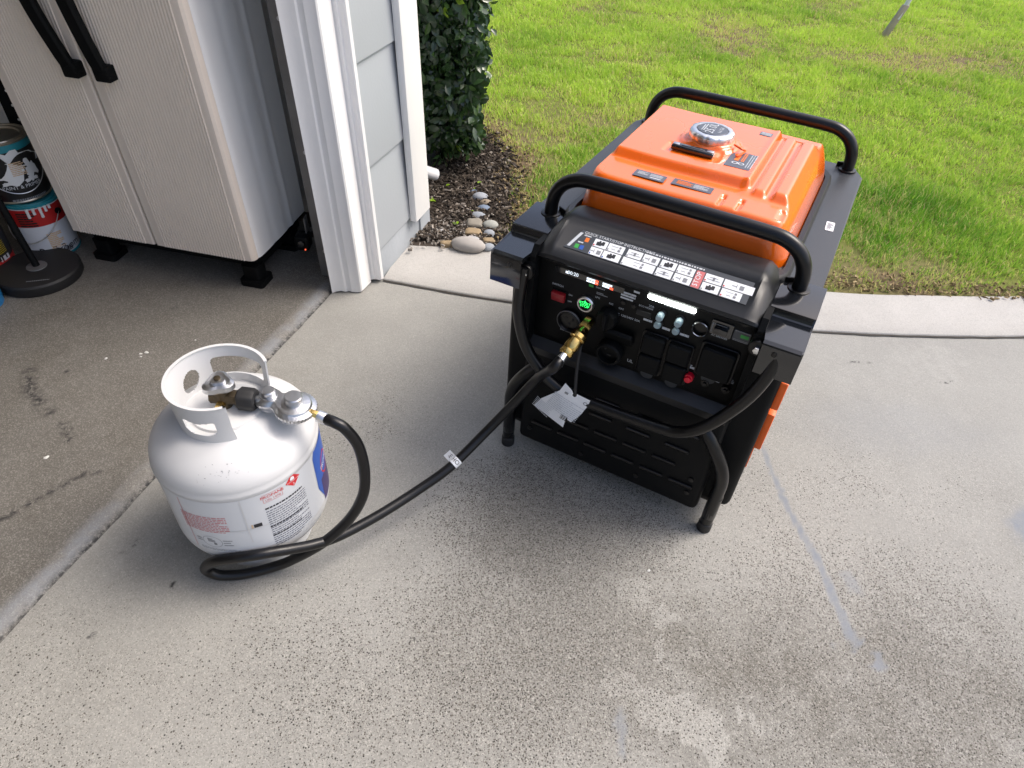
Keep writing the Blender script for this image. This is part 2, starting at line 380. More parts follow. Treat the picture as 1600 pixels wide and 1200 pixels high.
bl2 = np.maximum(bl2, .95*marks([(-1.315, 1.325), (-1.27, 1.25), (-1.18, 1.177)], .016, 3)); bl2 = np.maximum(bl2, marks([(-1.13, 1.145), (-1.08, 1.092)], .009, 7, .3))
bl2 = np.maximum(bl2, marks([(-1.14, .80), (-1.05, .92), (-.99, .99)], .006, 11, .36)); bl2 = np.maximum(bl2, marks([(-.985, .985), (-.96, 1.0)], .006, 5, .4))
for (x, y) in ((-1.01, 1.06), (-1.22, 1.33), (-.93, 1.04), (-1.05, 1.65)): bl2 = np.maximum(bl2, 1-sst(np.hypot((X2-x)/.9, (Y2-y)*2.2), .004, .009))
brn = np.clip(.35+.9*fbm(X2*2.2, Y2*2.2, 12)*(1-band)-.2, 0, 1)
pl = np.clip(1.3*band*(.5+fbm(UU*10, VV*30, 6))+.55*sst(fbm(UU*2.5, VV*6, 15), .52, .75)+.5*np.exp(-((Y2-1.62-.1*X2)/.05)**2)*sst(fbm(X2*4, Y2*9, 9), .4, .7), 0, 1)
blu = .55*band*sst(fbm(UU*14, VV*20, 18), .35, .6)
me = grid_mesh('garage_floor', X2[::-1], Y2[::-1], Z2[::-1], dict(agg=(0*X2+.12), brown=brn[::-1], pale=pl[::-1], blue=blu[::-1], black=bl2[::-1]))
struct(addmesh('garage_floor', me, concrete('garage_concrete', (.128, .122, .112), (.03, .03, .03), (.070, .062, .050), True)))
# strip of paler concrete between driveway and lawn
fr = [(-.4535, 1.888), (-.061, 1.819), (.45, 1.778), (.998, 1.768), (1.35, 1.785), (1.663, 1.817), (2.3, 1.90), (4, 2.2), (9, 3.3)]
bk = [(-.409, 2.148), (-.078, 2.113), (.45, 2.043), (1.065, 1.997), (1.42, 2.016), (1.786, 2.056), (2.4, 2.16), (4, 2.46), (9, 3.56)]
f_ = crom([(*p, 0) for p in fr], 14); k_ = crom([(*p, 0) for p in bk], 14)
prof = [(-.004, -.02), (-.002, .002), (.004, .0065), (.02, .009), (.3, .010), (.7, .012), (.95, .012), (.985, .009), (1.0, -.03)]
XX = np.array([[a.x+(b.x-a.x)*t for a, b in zip(f_, k_)] for t, z in prof]); YY = np.array([[a.y+(b.y-a.y)*t for a, b in zip(f_, k_)] for t, z in prof]); ZZ = np.array([[z for _ in f_] for t, z in prof])
YY = YY+.004*(fbm(XX*30, YY*3, 3)-.5)*(ZZ < .009)
z0 = 0*XX
me = grid_mesh('concrete_strip', XX, YY, ZZ, dict(agg=z0+.12, brown=z0+.1, pale=z0+.35, blue=z0, black=z0))
struct(addmesh('concrete_strip', me, concrete('strip_concrete', (.43, .42, .40), (.05, .05, .05), (.26, .23, .19))))
# dark open joint in front of the strip
jb = NB(); w0 = [jb.verts.new((p.x-.0, p.y-.007-.003*mnoise.noise(p*18), .0035)) for p in f_[:80]]; w1 = [jb.verts.new((p.x, p.y+.004, .0035)) for p in f_[:80]]
for k in range(len(w0)-1): jb.faces.new((w0[k], w0[k+1], w1[k+1], w1[k]))
mat('joint_dirt', (.055, .05, .042), .95, var=.4, vscale=30)
struct(finish(jb, 'strip_joint', 'joint_dirt'))
pb = NB()
for (x, y, r) in ((-1.043, 1.432, .0055), (-1.056, 1.424, .004), (-1.05, 1.412, .003), (-.93, 1.50, .0022), (-1.105, 1.03, .0055), (-.40, 1.19, .003), (-.60, 1.33, .0022), (.33, .84, .0035), (-1.14, 1.395, .0042)):
    lathe(pb, [(r, 0), (r*.7, .0012), (0, .0016)], 12, Matrix.Translation((x, y, .0138 if (Vector((x, y, 0))-A).dot(V) < -.16 else .001)), rf=lambda a, x=x: 1+.2*math.sin(2*a+x*40)+.12*math.sin(3*a+x*70))
tag(finish(pb, 'paint_drips', 'paint_drop'), 'small dried white paint drips spotting the garage floor and driveway', 'paint drips', kind='stuff')

# ------------------------------------------------------------------ lawn, bed, grass
BED = [(-.078, 2.10), (-.095, 2.3), (-.07, 2.45), (-.075, 2.62), (-.12, 2.9), (-.22, 3.1), (-.4, 3.4), (-.6, 3.7)]
def bedx(y): return np.interp(y, [p[1] for p in BED], [p[0] for p in BED])
gx = np.concatenate([np.linspace(-40, -1.6, 14)[:-1], np.arange(-1.6, 6, .05), np.linspace(6, 45, 16)]); gy = np.concatenate([np.arange(1.95, 8, .05), np.linspace(8, 70, 18)])
X, Y = np.meshgrid(gx, gy)
dry = np.clip(.45*sst(fbm(X*1.6, Y*1.6, 41), .5, .70)+1.2*np.exp(-(((X-1.33)/.22)**2+((Y-5.15)/.4)**2))+.7*np.exp(-(((X-1.45)/.4)**2+((Y-2.08)/.13)**2))+.4*np.exp(-(((X-.1)/.38)**2+((Y-3.45)/.35)**2))+.9*np.exp(-(((X-2.5)/.7)**2+((Y-4.75)/.22)**2))+.9*np.exp(-((X-bedx(Y)-.05)/.12)**2), 0, 1)
me = grid_mesh('lawn_ground', X, Y, .004+.014*(fbm(X*2.5, Y*2.5, 8)-.3)*sst(Y, 2.2, 2.7)-.010*(Y < 2.0), dict(dry=dry))
m = bpy.data.materials.new('lawn_soil'); m.use_nodes = True; n = m.node_tree; b = n.nodes['Principled BSDF']; b.inputs['Roughness'].default_value = .95; b.inputs['Specular IOR Level'].default_value = .1
tc = n.nodes.new('ShaderNodeTexCoord'); t = n.nodes.new('ShaderNodeTexNoise'); t.inputs['Scale'].default_value = 45; t.inputs['Detail'].default_value = 6; n.links.new(tc.outputs['Object'], t.inputs['Vector'])
r1 = n.nodes.new('ShaderNodeMix'); r1.data_type = 'RGBA'; r1.inputs[6].default_value = (.08, .13, .02, 1); r1.inputs[7].default_value = (.20, .21, .05, 1); n.links.new(t.outputs['Fac'], r1.inputs[0])
r2 = n.nodes.new('ShaderNodeMix'); r2.data_type = 'RGBA'; r2.inputs[6].default_value = (.06, .045, .03, 1); r2.inputs[7].default_value = (.24, .18, .11, 1); n.links.new(t.outputs['Fac'], r2.inputs[0])
at = n.nodes.new('ShaderNodeAttribute'); at.attribute_name = 'dry'; r3 = n.nodes.new('ShaderNodeMix'); r3.data_type = 'RGBA'; n.links.new(at.outputs['Fac'], r3.inputs[0]); n.links.new(r1.outputs[2], r3.inputs[6]); n.links.new(r2.outputs[2], r3.inputs[7]); n.links.new(r3.outputs[2], b.inputs['Base Color'])
struct(addmesh('lawn_ground', me, m))
gs = np.concatenate([np.linspace(-9, -2.2, 12)[:-1], np.arange(-2.2, .15, .03)]); X, Y = np.meshgrid(gs, np.arange(2.02, 4.0, .03))
me = grid_mesh('planting_bed', X, Y, .012+.03*(fbm(X*6, Y*6, 2)-.4)-.05*sst(X-bedx(Y), .02, .12)-.03*(Y < 2.1), keep=(X-bedx(Y) < .12))
mat('bed_soil', (.045, .034, .026), .95, bump=1, bscale=60, var=.6, vscale=35, dirt=((.12, .10, .075), .6, 60))
struct(addmesh('planting_bed', me, 'bed_soil'))

def grass_mat(name, c_dark, c_light, c_dry):
    m = bpy.data.materials.new(name); m.use_nodes = True; n = m.node_tree; b = n.nodes['Principled BSDF']; L = n.links.new
    def at(k): a = n.nodes.new('ShaderNodeAttribute'); a.attribute_name = k; return a.outputs['Fac']
    a = n.nodes.new('ShaderNodeMix'); a.data_type = 'RGBA'; a.inputs[6].default_value = (*c_dark, 1); a.inputs[7].default_value = (*c_light, 1); L(at('tint'), a.inputs[0])
    d = n.nodes.new('ShaderNodeMix'); d.data_type = 'RGBA'; d.inputs[7].default_value = (*c_dry, 1); L(a.outputs[2], d.inputs[6]); L(at('dry'), d.inputs[0])
    L(d.outputs[2], b.inputs['Base Color']); b.inputs['Roughness'].default_value = .5; b.inputs['Specular IOR Level'].default_value = .3
    tr = n.nodes.new('ShaderNodeBsdfTranslucent'); L(d.outputs[2], tr.inputs[0]); ms = n.nodes.new('ShaderNodeMixShader'); ms.inputs[0].default_value = .4
    L(b.outputs[0], ms.inputs[1]); L(tr.outputs[0], ms.inputs[2]); L(ms.outputs[0], n.nodes['Material Output'].inputs[0]); return m
GM = grass_mat('grass_blade', (.13, .33, .028), (.56, .74, .11), (.70, .60, .28))
def blades(name, x, y, z, hgt, wid, dryv, tint, lean, seed):
    r = np.random.default_rng(seed); N = len(x); a = r.uniform(0, 2*np.pi, N); la = r.uniform(0, 2*np.pi, N)
    dx, dy = np.cos(a)*wid, np.sin(a)*wid; lx, ly = np.cos(la)*lean*hgt, np.sin(la)*lean*hgt; hz = hgt*np.sqrt(np.clip(1-lean**2*.8, .1, 1))
    co = np.empty((N, 5, 3)); 
    co[:, 0] = np.stack([x-dx, y-dy, z-.004], -1); co[:, 1] = np.stack([x+dx, y+dy, z-.004], -1)
    co[:, 2] = np.stack([x+dx*.8+lx*.35, y+dy*.8+ly*.35, z+hz*.6], -1); co[:, 3] = np.stack([x-dx*.8+lx*.35, y-dy*.8+ly*.35, z+hz*.6], -1)
    co[:, 4] = np.stack([x+lx, y+ly, z+hz], -1)
    i = (np.arange(N)*5)[:, None]; q = np.concatenate([i+np.array([[0, 1, 2]]), i+np.array([[0, 2, 3]]), i+np.array([[3, 2, 4]])])
    me = raw_mesh(name, co.reshape(-1, 3), q, dict(dry=np.repeat(dryv, 5), tint=np.repeat(tint, 5)))
    return me
def lawn_pts(n, y0, y1, seed):
    r = np.random.default_rng(seed); y = r.uniform(y0, y1, n*2); x = -1.9+r.uniform(0, 1, n*2)*(1.9+.6+y*.78)
    ok = (x > np.where(y < 3.7, bedx(y)+.015, -9)) & (y > np.interp(x, [k.x for k in k_], [k.y for k in k_])+.012)
    x, y = x[ok][:n], y[ok][:n]
    d = np.clip(.5*sst(fbm(x*1.6, y*1.6, 41), .5, .70)+1.2*np.exp(-(((x-1.33)/.22)**2+((y-5.15)/.4)**2))+.85*np.exp(-(((x-1.45)/.4)**2+((y-2.08)/.13)**2))+.45*np.exp(-(((x-.1)/.38)**2+((y-3.45)/.35)**2))+.8*np.exp(-(((x-2.5)/.7)**2+((y-4.75)/.22)**2))+.8*np.exp(-((x-bedx(y)-.05)/.10)**2)*(y < 3.7)+.22*np.exp(-((y-2.06)/.10)**2), 0, 1)
    cl = fbm(x*9, y*9, 17); keep = r.uniform(0, 1, len(x)) < (1-.45*d)*(.40+.85*sst(cl, .3, .6))
    x, y, d, cl = x[keep], y[keep], d[keep], cl[keep]; m = len(x)
    tall = np.exp(-(((x-1.6)/.28)**2+((y-2.75)/.13)**2))+.8*np.exp(-(((x-.12)/.12)**2+((y-2.62)/.22)**2))+.5*np.exp(-(((x-2.3)/.4)**2+((y-4.35)/.15)**2))
    h = (.022+.024*sst(cl, .2, .8)+.03*tall)*r.uniform(.55, 1.25, m)*(1-.35*d); dry_ = (r.uniform(0, 1, m) < .10+.6*d)*r.uniform(.4, 1, m)
    far = sst(y, 2.2, 4.2); tint = np.clip(.16+.62*far+1.2*(fbm(x*1.9, y*1.9, 23)-.47)+.3*(fbm(x*11, y*11, 27)-.5)+r.normal(0, .2, m)-.25*tall, 0, 1)  # tint rises with distance: sunlit back and shaded front put into blade colour
    return x, y, .006+0*x, h, .0013+.0008*r.uniform(0, 1, m)+.0007*far, dry_, tint, r.uniform(.2, .95, m)
gme = blades('grass', *lawn_pts(400000, 2.0, 7.4, 1), 2)
tag(addmesh('grass', gme, GM), 'short bright green lawn grass with straw coloured patches', 'grass', kind='stuff')
gme = blades('grass_beyond', *[np.asarray(a) for a in lawn_pts(60000, 7.4, 14, 4)], 5)
tag(addmesh('grass', gme, GM), 'lawn grass farther off toward the top of the picture', 'grass', kind='stuff')

# mulch chips and litter
def chips(name, n, region, sz, seed, m, zf):
    r = np.random.default_rng(seed); co, q = [], []; k = 0
    cub = np.array([[-1, -1, -1], [1, -1, -1], [1, 1, -1], [-1, 1, -1], [-.8, -.7, 1], [.8, -.7, 1], [.8, .7, 1], [-.8, .7, 1]])
    fc = np.array([[4, 5, 6, 7], [0, 1, 5, 4], [1, 2, 6, 5], [2, 3, 7, 6], [3, 0, 4, 7]])
    tint = []
    for x, y in region(r, n):
        s = np.array([r.uniform(*sz), r.uniform(sz[0]*.25, sz[1]*.35), r.uniform(.0012, .004)])
        e = Matrix.Rotation(r.uniform(0, 6.28), 3, 'Z') @ Matrix.Rotation(r.normal(0, .35), 3, 'X') @ Matrix.Rotation(r.normal(0, .3), 3, 'Y')
        co.append((cub*s) @ np.array(e).T+np.array([x, y, zf(x, y)+r.uniform(.002, .014)])); q.append(fc+k); k += 8; tint += [r.uniform()]*8
    return raw_mesh(name, np.concatenate(co), np.concatenate(q), dict(tint=np.array(tint)), False)
def ramp_mat(name, cols, rough=.9):
    m = bpy.data.materials.new(name); m.use_nodes = True; n = m.node_tree; b = n.nodes['Principled BSDF']; b.inputs['Roughness'].default_value = rough; b.inputs['Specular IOR Level'].default_value = .2
    a = n.nodes.new('ShaderNodeAttribute'); a.attribute_name = 'tint'; cr = n.nodes.new('ShaderNodeValToRGB'); e = cr.color_ramp.elements
    e[0].position = 0; e[0].color = (*cols[0][1], 1); e[1].position = 1; e[1].color = (*cols[-1][1], 1)
    for p, c in cols[1:-1]: e.new(p).color = (*c, 1)
    n.links.new(a.outputs['Fac'], cr.inputs[0]); n.links.new(cr.outputs[0], b.inputs['Base Color']); return m
def reg_bed(r, n):
    out = []
    while len(out) < n:
        y = r.uniform(2.13, 3.25); x = r.uniform(-.75, .05)
        if x < bedx(y)+.05*r.normal() and x > -.40-.3*(y-2.2)*(y < 2.6): out.append((x, y))
    return out
bz = lambda x, y: .012+.03*(float(fbm(np.float64(x*6), np.float64(y*6), 2))-.4)
MC = ramp_mat('mulch', [(0, (.018, .014, .011)), (.6, (.055, .043, .033)), (.86, (.11, .09, .07)), (.95, (.22, .19, .16)), (1, (.34, .30, .26))])
tag(addmesh('mulch', chips('mulch', 5200, reg_bed, (.004, .015), 3, MC, bz), MC), 'dark brown wood chip mulch covering the planting bed', 'mulch', kind='stuff')
def reg_edge(r, n):
    out = []
    while len(out) < n:
        y = r.uniform(2.15, 3.4); x = bedx(y)+r.normal(.05, .06)
        if x > -.3: out.append((x, y))
    for _ in range(n//2): out.append((r.uniform(.9, 2.2), 2.0+abs(r.normal(.02, .05))+.03*r.uniform()))
    return out
ML = ramp_mat('litter', [(0, (.12, .085, .05)), (.5, (.26, .19, .10)), (1, (.42, .33, .18))])
tag(addmesh('leaf_litter', chips('leaf_litter', 1100, reg_edge, (.003, .009), 9, ML, lambda x, y: .008), ML), 'dry tan thatch and leaf bits along the lawn edge', 'leaf litter', kind='stuff')
def reg_gr(r, n): return [(r.uniform(-.42, -.12), r.normal(2.2, .05)) for _ in range(n)]
MG = ramp_mat('grit', [(0, (.10, .09, .08)), (.5, (.24, .21, .18)), (1, (.42, .39, .35))])
tag(addmesh('grit', chips('grit', 600, reg_gr, (.003, .008), 12, MG, bz), MG), 'fine grey grit beside the concrete strip in the planting bed', 'grit', kind='stuff')
# ------------------------------------------------------------------ stones
ST = [((740, 299), (-.208, 2.531), .018, .014, .3, 3, 'tiny blue grey stone at the far end of the stone row'),
      ((751, 309), (-.176, 2.481), .036, .026, .2, 0, 'smooth pale grey egg shaped stone second from the far end'),
      ((759, 316), (-.150, 2.435), .029, .022, 0, 2, 'small tan stone between the pale grey egg stone and the blue grey stone'),
      ((757, 328), (-.155, 2.384), .031, .025, .3, 3, 'rounded slate blue stone just below the small tan stone'),
      ((748, 338), (-.171, 2.325), .036, .025, -.1, 4, 'flat grey oval stone left of the slate blue stone'),
      ((741, 351), (-.180, 2.255), .040, .032, .2, 6, 'blocky olive grey rock above the brown split rock'),
      ((762, 352), (-.122, 2.262), .035, .028, .1, 5, 'round pale green grey stone right of the blocky rock'),
      ((740, 363), (-.180, 2.198), .042, .026, .1, 7, 'brown split rock with flat top under the olive grey rock'),
      ((762, 364), (-.122, 2.203), .026, .022, 0, 4, 'small grey stone right of the brown split rock'),
      ((738, 376), (-.178, 2.150), .034, .022, 0, 1, 'pale grey stone tucked behind the big flat boulder'),
      ((733, 388), (-.190, 2.105), .072, .040, -.15, 8, 'large smooth pinkish grey boulder at the concrete edge'),
      ((760, 374), (-.120, 2.155), .030, .018, .2, 7, 'tan stone right of the big boulder'),
      ((760, 387), (-.118, 2.112), .026, .02, .5, 4, 'grey pebble beside the right end of the big boulder'),
      ((700, 385), (-.265, 2.115), .034, .018, .2, 7, 'flat ochre stone left of the big boulder'),
      ((678, 362), (-.30, 2.20), .018, .014, 0, 1, 'small pale pebble lying alone in the grit')]
for i, (_, (x, y), a, bq, r, mi, lab) in enumerate(ST):
    bm = NB(); bmesh.ops.create_icosphere(bm, subdivisions=3, radius=1)
    blocky = mi in (6, 7)
    for v in bm.verts:
        p = v.co.copy()
        if blocky: p = Vector([math.copysign(abs(c)**.55, c) for c in p])*.86
        k = 1+(.16 if blocky else .07)*mnoise.noise(p*1.6+Vector((i*7, 0, 0)))+.02*mnoise.noise(p*5+Vector((i, 3, 0)))
        v.co = Vector((p.x*a, p.y*bq, p.z*min(a, bq)*.8))*k*.88
    o = finish(bm, 'stone', f'stone_{mi}'); o.location = (x, y, .012+bq*.42); o.rotation_euler = (.1*(i % 3-1), .08*(i % 2), r)
    tag(o, lab, 'stone', 'stones lining the planting bed')

# ------------------------------------------------------------------ house
hs = thing('house', 'grey lap sided house front with open garage at left', 'house', A)
def hpart(name, bm, m, parent=hs, **k):
    p = Vector(parent.location) if parent.parent is None else Vector(parent.parent.location)
    return finish(xform(bm, lambda c: hx(c)-p), name, m, parent, **k)
wall = hpart('wall', box(box(b1((.165, -.082, 1.2), (.33, .074, 2.4)), (-2.8, -.07, 2.3), (5.6, .10, .4)), (.345, -2.6, 1.2), (.08, 5.2, 2.4)), 'siding_grey')
# siding boards: each lap its own plank
zs = [.118, .400, .693, .986, 1.279, 1.572, 1.865, 2.158]
for z0, z1 in zip(zs, zs[1:]):
    bm = NB(); pr = [(-.036, z0+.002), (.0005, z0), (.0015, z0+.004), (-.009, z1+.012), (-.036, z1+.012)]
    a = [bm.verts.new((-.004, p[0], p[1])) for p in pr]; b_ = [bm.verts.new((.238, p[0], p[1])) for p in pr]
    for k in range(5): bm.faces.new((a[k], a[(k+1) % 5], b_[(k+1) % 5], b_[k]))
    bm.faces.new(a[::-1]); bm.faces.new(b_); hpart('siding_board', bm, 'siding_grey', ang=.3)
hpart('foundation', b1((.178, -.026, .052), (.364, .04, .16), .003), 'stem_wall')
hpart('garage_wall', box(box(b1((-2.6, -5.3, 1.2), (6.0, .1, 2.4)), (-5.6, -2.7, 1.2), (.1, 5.2, 2.4)), (.285, -2.6, 1.2), (.03, 4.9, 2.4)), 'wall_inside')
hpart('ceiling', b1((-2.6, -2.66, 2.42), (6.0, 5.2, .05)), 'wall_inside')
hpart('roof', b1((-2.6, -2.52, 2.56), (6.9, 5.6, .12), .01), 'roof')
# corner board
cbd = thing('corner_board', 'white painted corner trim board ending above the planting bed', 'trim board', hx((.28, .01, .1)))
finish(xform(b1((.282, .0135, 1.257), (.116, .024, 2.30), .0025), lambda c: hx(c)-cbd.location), 'board', 'white_paint', cbd)
# door jamb with stop and casing mouldings, as stepped boards
jm = thing('door_jamb', 'white stepped garage door jamb with ragged bottom edge', 'door jamb', hx((-.08, -.05, 0)))
def jpart(name, poly, z0s, m='white_paint'):
    bm = NB(); n = len(poly); zt = 2.12
    levels = [None, .3, .8, 1.4, zt]; R = []
    for z in levels:
        R.append([bm.verts.new(hx((u+.0012*mnoise.noise(Vector((u*60, (z or 0)*4, 1))), v+.0015*mnoise.noise(Vector((v*60, (z or 0)*4, 5))), z if z is not None else z0s[i % len(z0s)]))-jm.location) for i, (u, v) in enumerate(poly)])
    for P, Q_ in zip(R, R[1:]):
        for k in range(n): bm.faces.new((P[k], P[(k+1) % n], Q_[(k+1) % n], Q_[k]))
    bm.faces.new(R[0][::-1]); bm.faces.new(R[-1]); bmesh.ops.recalc_face_normals(bm, faces=bm.faces)
    return finish(bm, name, m, jm, ang=.35)
jpart('stop_moulding', [(-.137, -.117), (-.128, -.107), (-.121, -.092), (-.1165, -.080), (-.1115, -.0765), (-.1095, -.071), (-.109, -.060), (-.101, -.045), (-.0985, -.033), (-.094, -.0295), (-.034, -.0295), (-.034, -.120)], [.002, .006, .008, .004, .003, .006, .004])
jpart('casing', [(-.0325, -.100), (-.0325, -.034), (-.030, -.030), (-.029, -.020), (-.0235, -.0165), (-.0225, -.004), (-.019, .0015), (-.008, .004), (-.0025, .001), (-.0025, -.100)], [.012, .014, .011, .016, .012])
# steel door track
tk = thing('door_track', 'dusty grey steel garage door track beside white jamb', 'door track', hx((-.08, -.16, .02)))
tp = [(-.080, -.128), (-.080, -.185), (-.060, -.185), (-.060, -.182), (-.077, -.182), (-.077, -.131), (-.066, -.131), (-.066, -.128)]
finish(prism(NB(), tp, .02, 2.0, lambda c: hx(c)-tk.location), 'rail', 'steel_track', tk, flat=True)
finish(xform(b1((-.045, -.127, 1.0), (.05, .004, 1.96)), lambda c: hx(c)-tk.location), 'angle_iron', 'steel_track', tk)
for z in (.12, .45, .8, 1.2): finish(cyl(NB(), hx((-.080, -.155, z))-tk.location, -U, .006, .005, 10), 'bolt', 'zinc', tk)
# door sensor low behind the track
sp = hx((-.02, -.275, .085)); sn = thing('door_sensor', 'small dark garage door sensor with a tiny red light by the track', 'sensor', sp)
finish(b1((0, 0, .012), (.045, .05, .05), .006), 'housing', 'black_plastic', sn); finish(cyl(NB(), (.002, -.028, .018), (0, -1, 0), .011, .01, 16), 'lens', 'dark_glass', sn)
finish(b1((.012, .02, .04), (.004, .03, .10), .001), 'bracket', 'steel_track', sn); finish(cyl(NB(), (.012, -.0255, -.006), (0, -1, 0), .0022, .003, 8), 'indicator_light', 'red_led', sn)
# downspout end behind the corner
ds = thing('downspout', 'white downspout elbow showing low behind the corner trim', 'downspout', (-.43, 2.52, 0))
finish(tube(NB(), [(-.03, -.04, 2.2), (-.03, -.04, .22), (-.022, -.032, .165), (.015, .03, .085), (.060, .075, .05)], [.024]*5, 12), 'pipe', 'white_paint', ds)

# ------------------------------------------------------------------ storage cabinet (own frame: x right, y back, on the plumb line)
CA = Vector((-.816, 1.773, .12)); c1 = Vector((.984, -.176, 0)); c2 = Vector((.176, .984, 0))
cab = thing('storage_cabinet', 'tall beige and white plastic cabinet with black handles on black feet', 'cabinet', (CA.x, CA.y, 0))
def cx(c): return c1*c[0]+c2*c[1]+LN*(c[2]-.12)+Vector((0, 0, .12))
def cpart(name, bm, m, parent=cab, **k): return finish(xform(bm, cx), name, m, parent, **k)
# carcass: side panel with shallow vertical flutes and a rounded front corner
W, D, H = .635, .33, 1.78
sp_ = [(-W, .012), (-.012, .012), (-.006, .013), (-.001, .018), (.001, .026)]
for y in np.arange(.03, D, .006): sp_.append((.0015+.002*math.sin((y-.03)*16)-.0018*math.exp(-((y-.115)/.016)**2)-.0015*math.exp(-((y-.21)/.016)**2)+.0025*math.exp(-((y-.235)/.01)**2), y))
sp_ += [(0, D), (-W, D)]
cpart('carcass', prism(NB(), sp_, .122, H), 'cabinet_white', ang=.5)
cpart('plinth', b1((-W/2-.004, D/2+.012, .096), (W-.035, D-.05, .058), .006), 'black_plastic')
for x, y in ((-.045, .035), (-.575, .035), (-.045, .27), (-.575, .27)):
    bm = NB(); prism(bm, rrect(.080, .076, .012), 0, .020); prism(bm, [(p[0]*.72, p[1]*.72) for p in rrect(.078, .072, .012)], .020, .07)
    for v in bm.verts: v.co = Vector((v.co.x+x, v.co.y+y, v.co.z+.0135-.0))
    o = cpart('foot', bm, 'black_plastic')
def door(x0, x1, roundr):
    pts = []; xs = x0+.004; pts.append((x0+.001, .011)); pts.append((x0+.001, -.010)); pts.append((x0+.004, -.0135))
    a, b_ = x0+.028, x1-.03; nr = int((b_-a)/.0092)
    pts.append((a-.003, -.0135))
    for k in range(nr):
        xx = a+(b_-a)*k/nr; s = (b_-a)/nr
        pts += [(xx+s*.15, -.0135), (xx+s*.30, -.0162), (xx+s*.60, -.0162), (xx+s*.75, -.0135)]
    if roundr: pts += [(x1-.022, -.0135), (x1-.012, -.0115), (x1-.005, -.006), (x1-.002, .002), (x1-.001, .011)]
    else: pts += [(x1-.008, -.0135), (x1-.003, -.011), (x1-.001, .011)]
    bm = NB(); return prism(bm, pts[::-1], .1235, H-.01)
for x0, x1, rr_, hx0, hx1 in ((-W, -.339, False, -.366, -.398), (-.336, .0, True, -.274, -.292)):
    d = cpart('door', door(x0, x1, rr_), 'cabinet_beige', ang=.35)
    bm = NB(); P = [(hx0, -.030, .645), (hx0-(hx0-hx1)*.25, -.042, .70), (hx1, -.048, .82), (hx1-.012, -.048, .98), (hx1-.006, -.036, 1.12)]
    pts = crom(P, 6); 
    for wd_, th_ in (((.021, .010)),):
        rings = []
        for i, p in enumerate(pts):
            t = i/(len(pts)-1); k = 1.25 if t < .06 else 1
            rings.append([bm.verts.new((p.x+a*wd_*k, p.y+b2*th_, p.z+(0.006 if (t < .02) else 0))) for a, b2 in ((-1, .6), (-1, -.5), (-.7, -1), (.7, -1), (1, -.5), (1, .6))])
        for R0, R1 in zip(rings, rings[1:]):
            for k in range(6): bm.faces.new((R0[k], R0[(k+1) % 6], R1[(k+1) % 6], R1[k]))
        bm.faces.new(rings[0][::-1]); bm.faces.new(rings[-1])
    box(bm, (hx0, -.028, .658), (.044, .036, .040), .005); box(bm, (hx1-.006, -.026, 1.11), (.034, .028, .034), .004)
    bmesh.ops.recalc_face_normals(bm, faces=bm.faces); cpart('handle', bm, 'black_plastic', d, ang=.5)
# ------------------------------------------------------------------ shelf rack, cans, stand at far left
rk = thing('shelf_rack', 'black perforated metal shelf post beside the cabinet', 'shelf rack', (-1.64, 2.10, .013))
bm = NB(); box(bm, (-.006, 0, .9), (.052, .0022, 1.8)); box(bm, (-.031, .024, .9), (.0022, .048, 1.8)); finish(bm, 'post', 'black_plastic', rk)
bm = NB(); box(bm, (-1.0, .02, .9), (.032, .0022, 1.8)); finish(bm, 'post', 'black_plastic', rk)
bm = NB()
for k in range(38): cyl(bm, (.004, -.0012, .05+k*.045), (0, -1, 0), .0042, .0008, 8)
o = finish(bm, 'keyhole_slot', 'wall_inside', rk); o['kind'] = 'stuff'
for z in (.50, 1.0, 1.5): finish(b1((-.5, .17, z), (1.0, .33, .02), .002), 'shelf', 'black_plastic', rk)
def can(name, label, x, y, z, bands, r=.083, h=.19, lid='can_metal', rim='can_metal'):
    t = thing(name, label, 'paint can', (x, y, z))
    for nm, m, z0, z1 in bands:
        e = .0003 if nm == 'body' else .0012
        finish(lathe(NB(), [(r+e-.001, z0), (r+e, z0+.001), (r+e, z1-.001), (r+e-.001, z1)], 48), nm, m, t)
    finish(lathe(NB(), [(r-.001, h-.012), (r+.002, h-.006), (r+.0025, h-.002), (r, h), (r-.004, h-.001), (r-.006, h-.004)], 48), 'rim', rim, t)
    finish(lathe(NB(), [(r-.006, h-.004), (r-.012, h-.006), (r-.014, h-.001), (r-.020, h-.001), (r-.023, h-.006), (0, h-.005)], 48), 'lid', lid, t)
    finish(lathe(NB(), [(0, 0), (r+.0015, 0), (r+.0025, .004), (r, .008)], 48), 'base_rim', rim, t)
    return t
def wrap(r, a0, z0, off=.0017):
    return lambda u, v: Vector(((r+off)*math.cos(a0+u/r), (r+off)*math.sin(a0+u/r), z0+v))
FZ = .0135
k1 = can('paint_can', 'red and white paint can with teal lid at bottom of the stack', -1.585, 1.935, FZ, [('body', 'can_white', .004, .186), ('label_band', 'can_red', .118, .178)], lid='can_teal', rim='can_teal')
aC = math.atan2(-1.935, 1.585)
bm = NB(); wf = wrap(.083, aC+.25, 0)
finish(rects(wrap(.083, aC+.22, .055), lines(-.022, -.02, .022, .035, 9, .7, .3)), 'printed_seal', 'sand_print', k1)
finish(rects(wrap(.083, aC+.22, .033, .0018), [(-.018, 0, .018, .010)]), 'print', 'dark_print', k1)
finish(rects(wrap(.083, aC+.56, .012), [(-.012+k*.0026, 0, -.012+k*.0026+(.0018 if k % 3 else .001), .018) for k in range(9)]), 'barcode', 'dark_print', k1)
bm = rects(wrap(.083, aC+.1, .150, .0020), lines(-.07, -.03, -.02, .02, 6, .6, .25)); finish(bm, 'print', 'can_black', k1)
text('Bedroom', .026, wrap(.083, aC+.30, .018), 'dark_print', k1, 'handwriting')
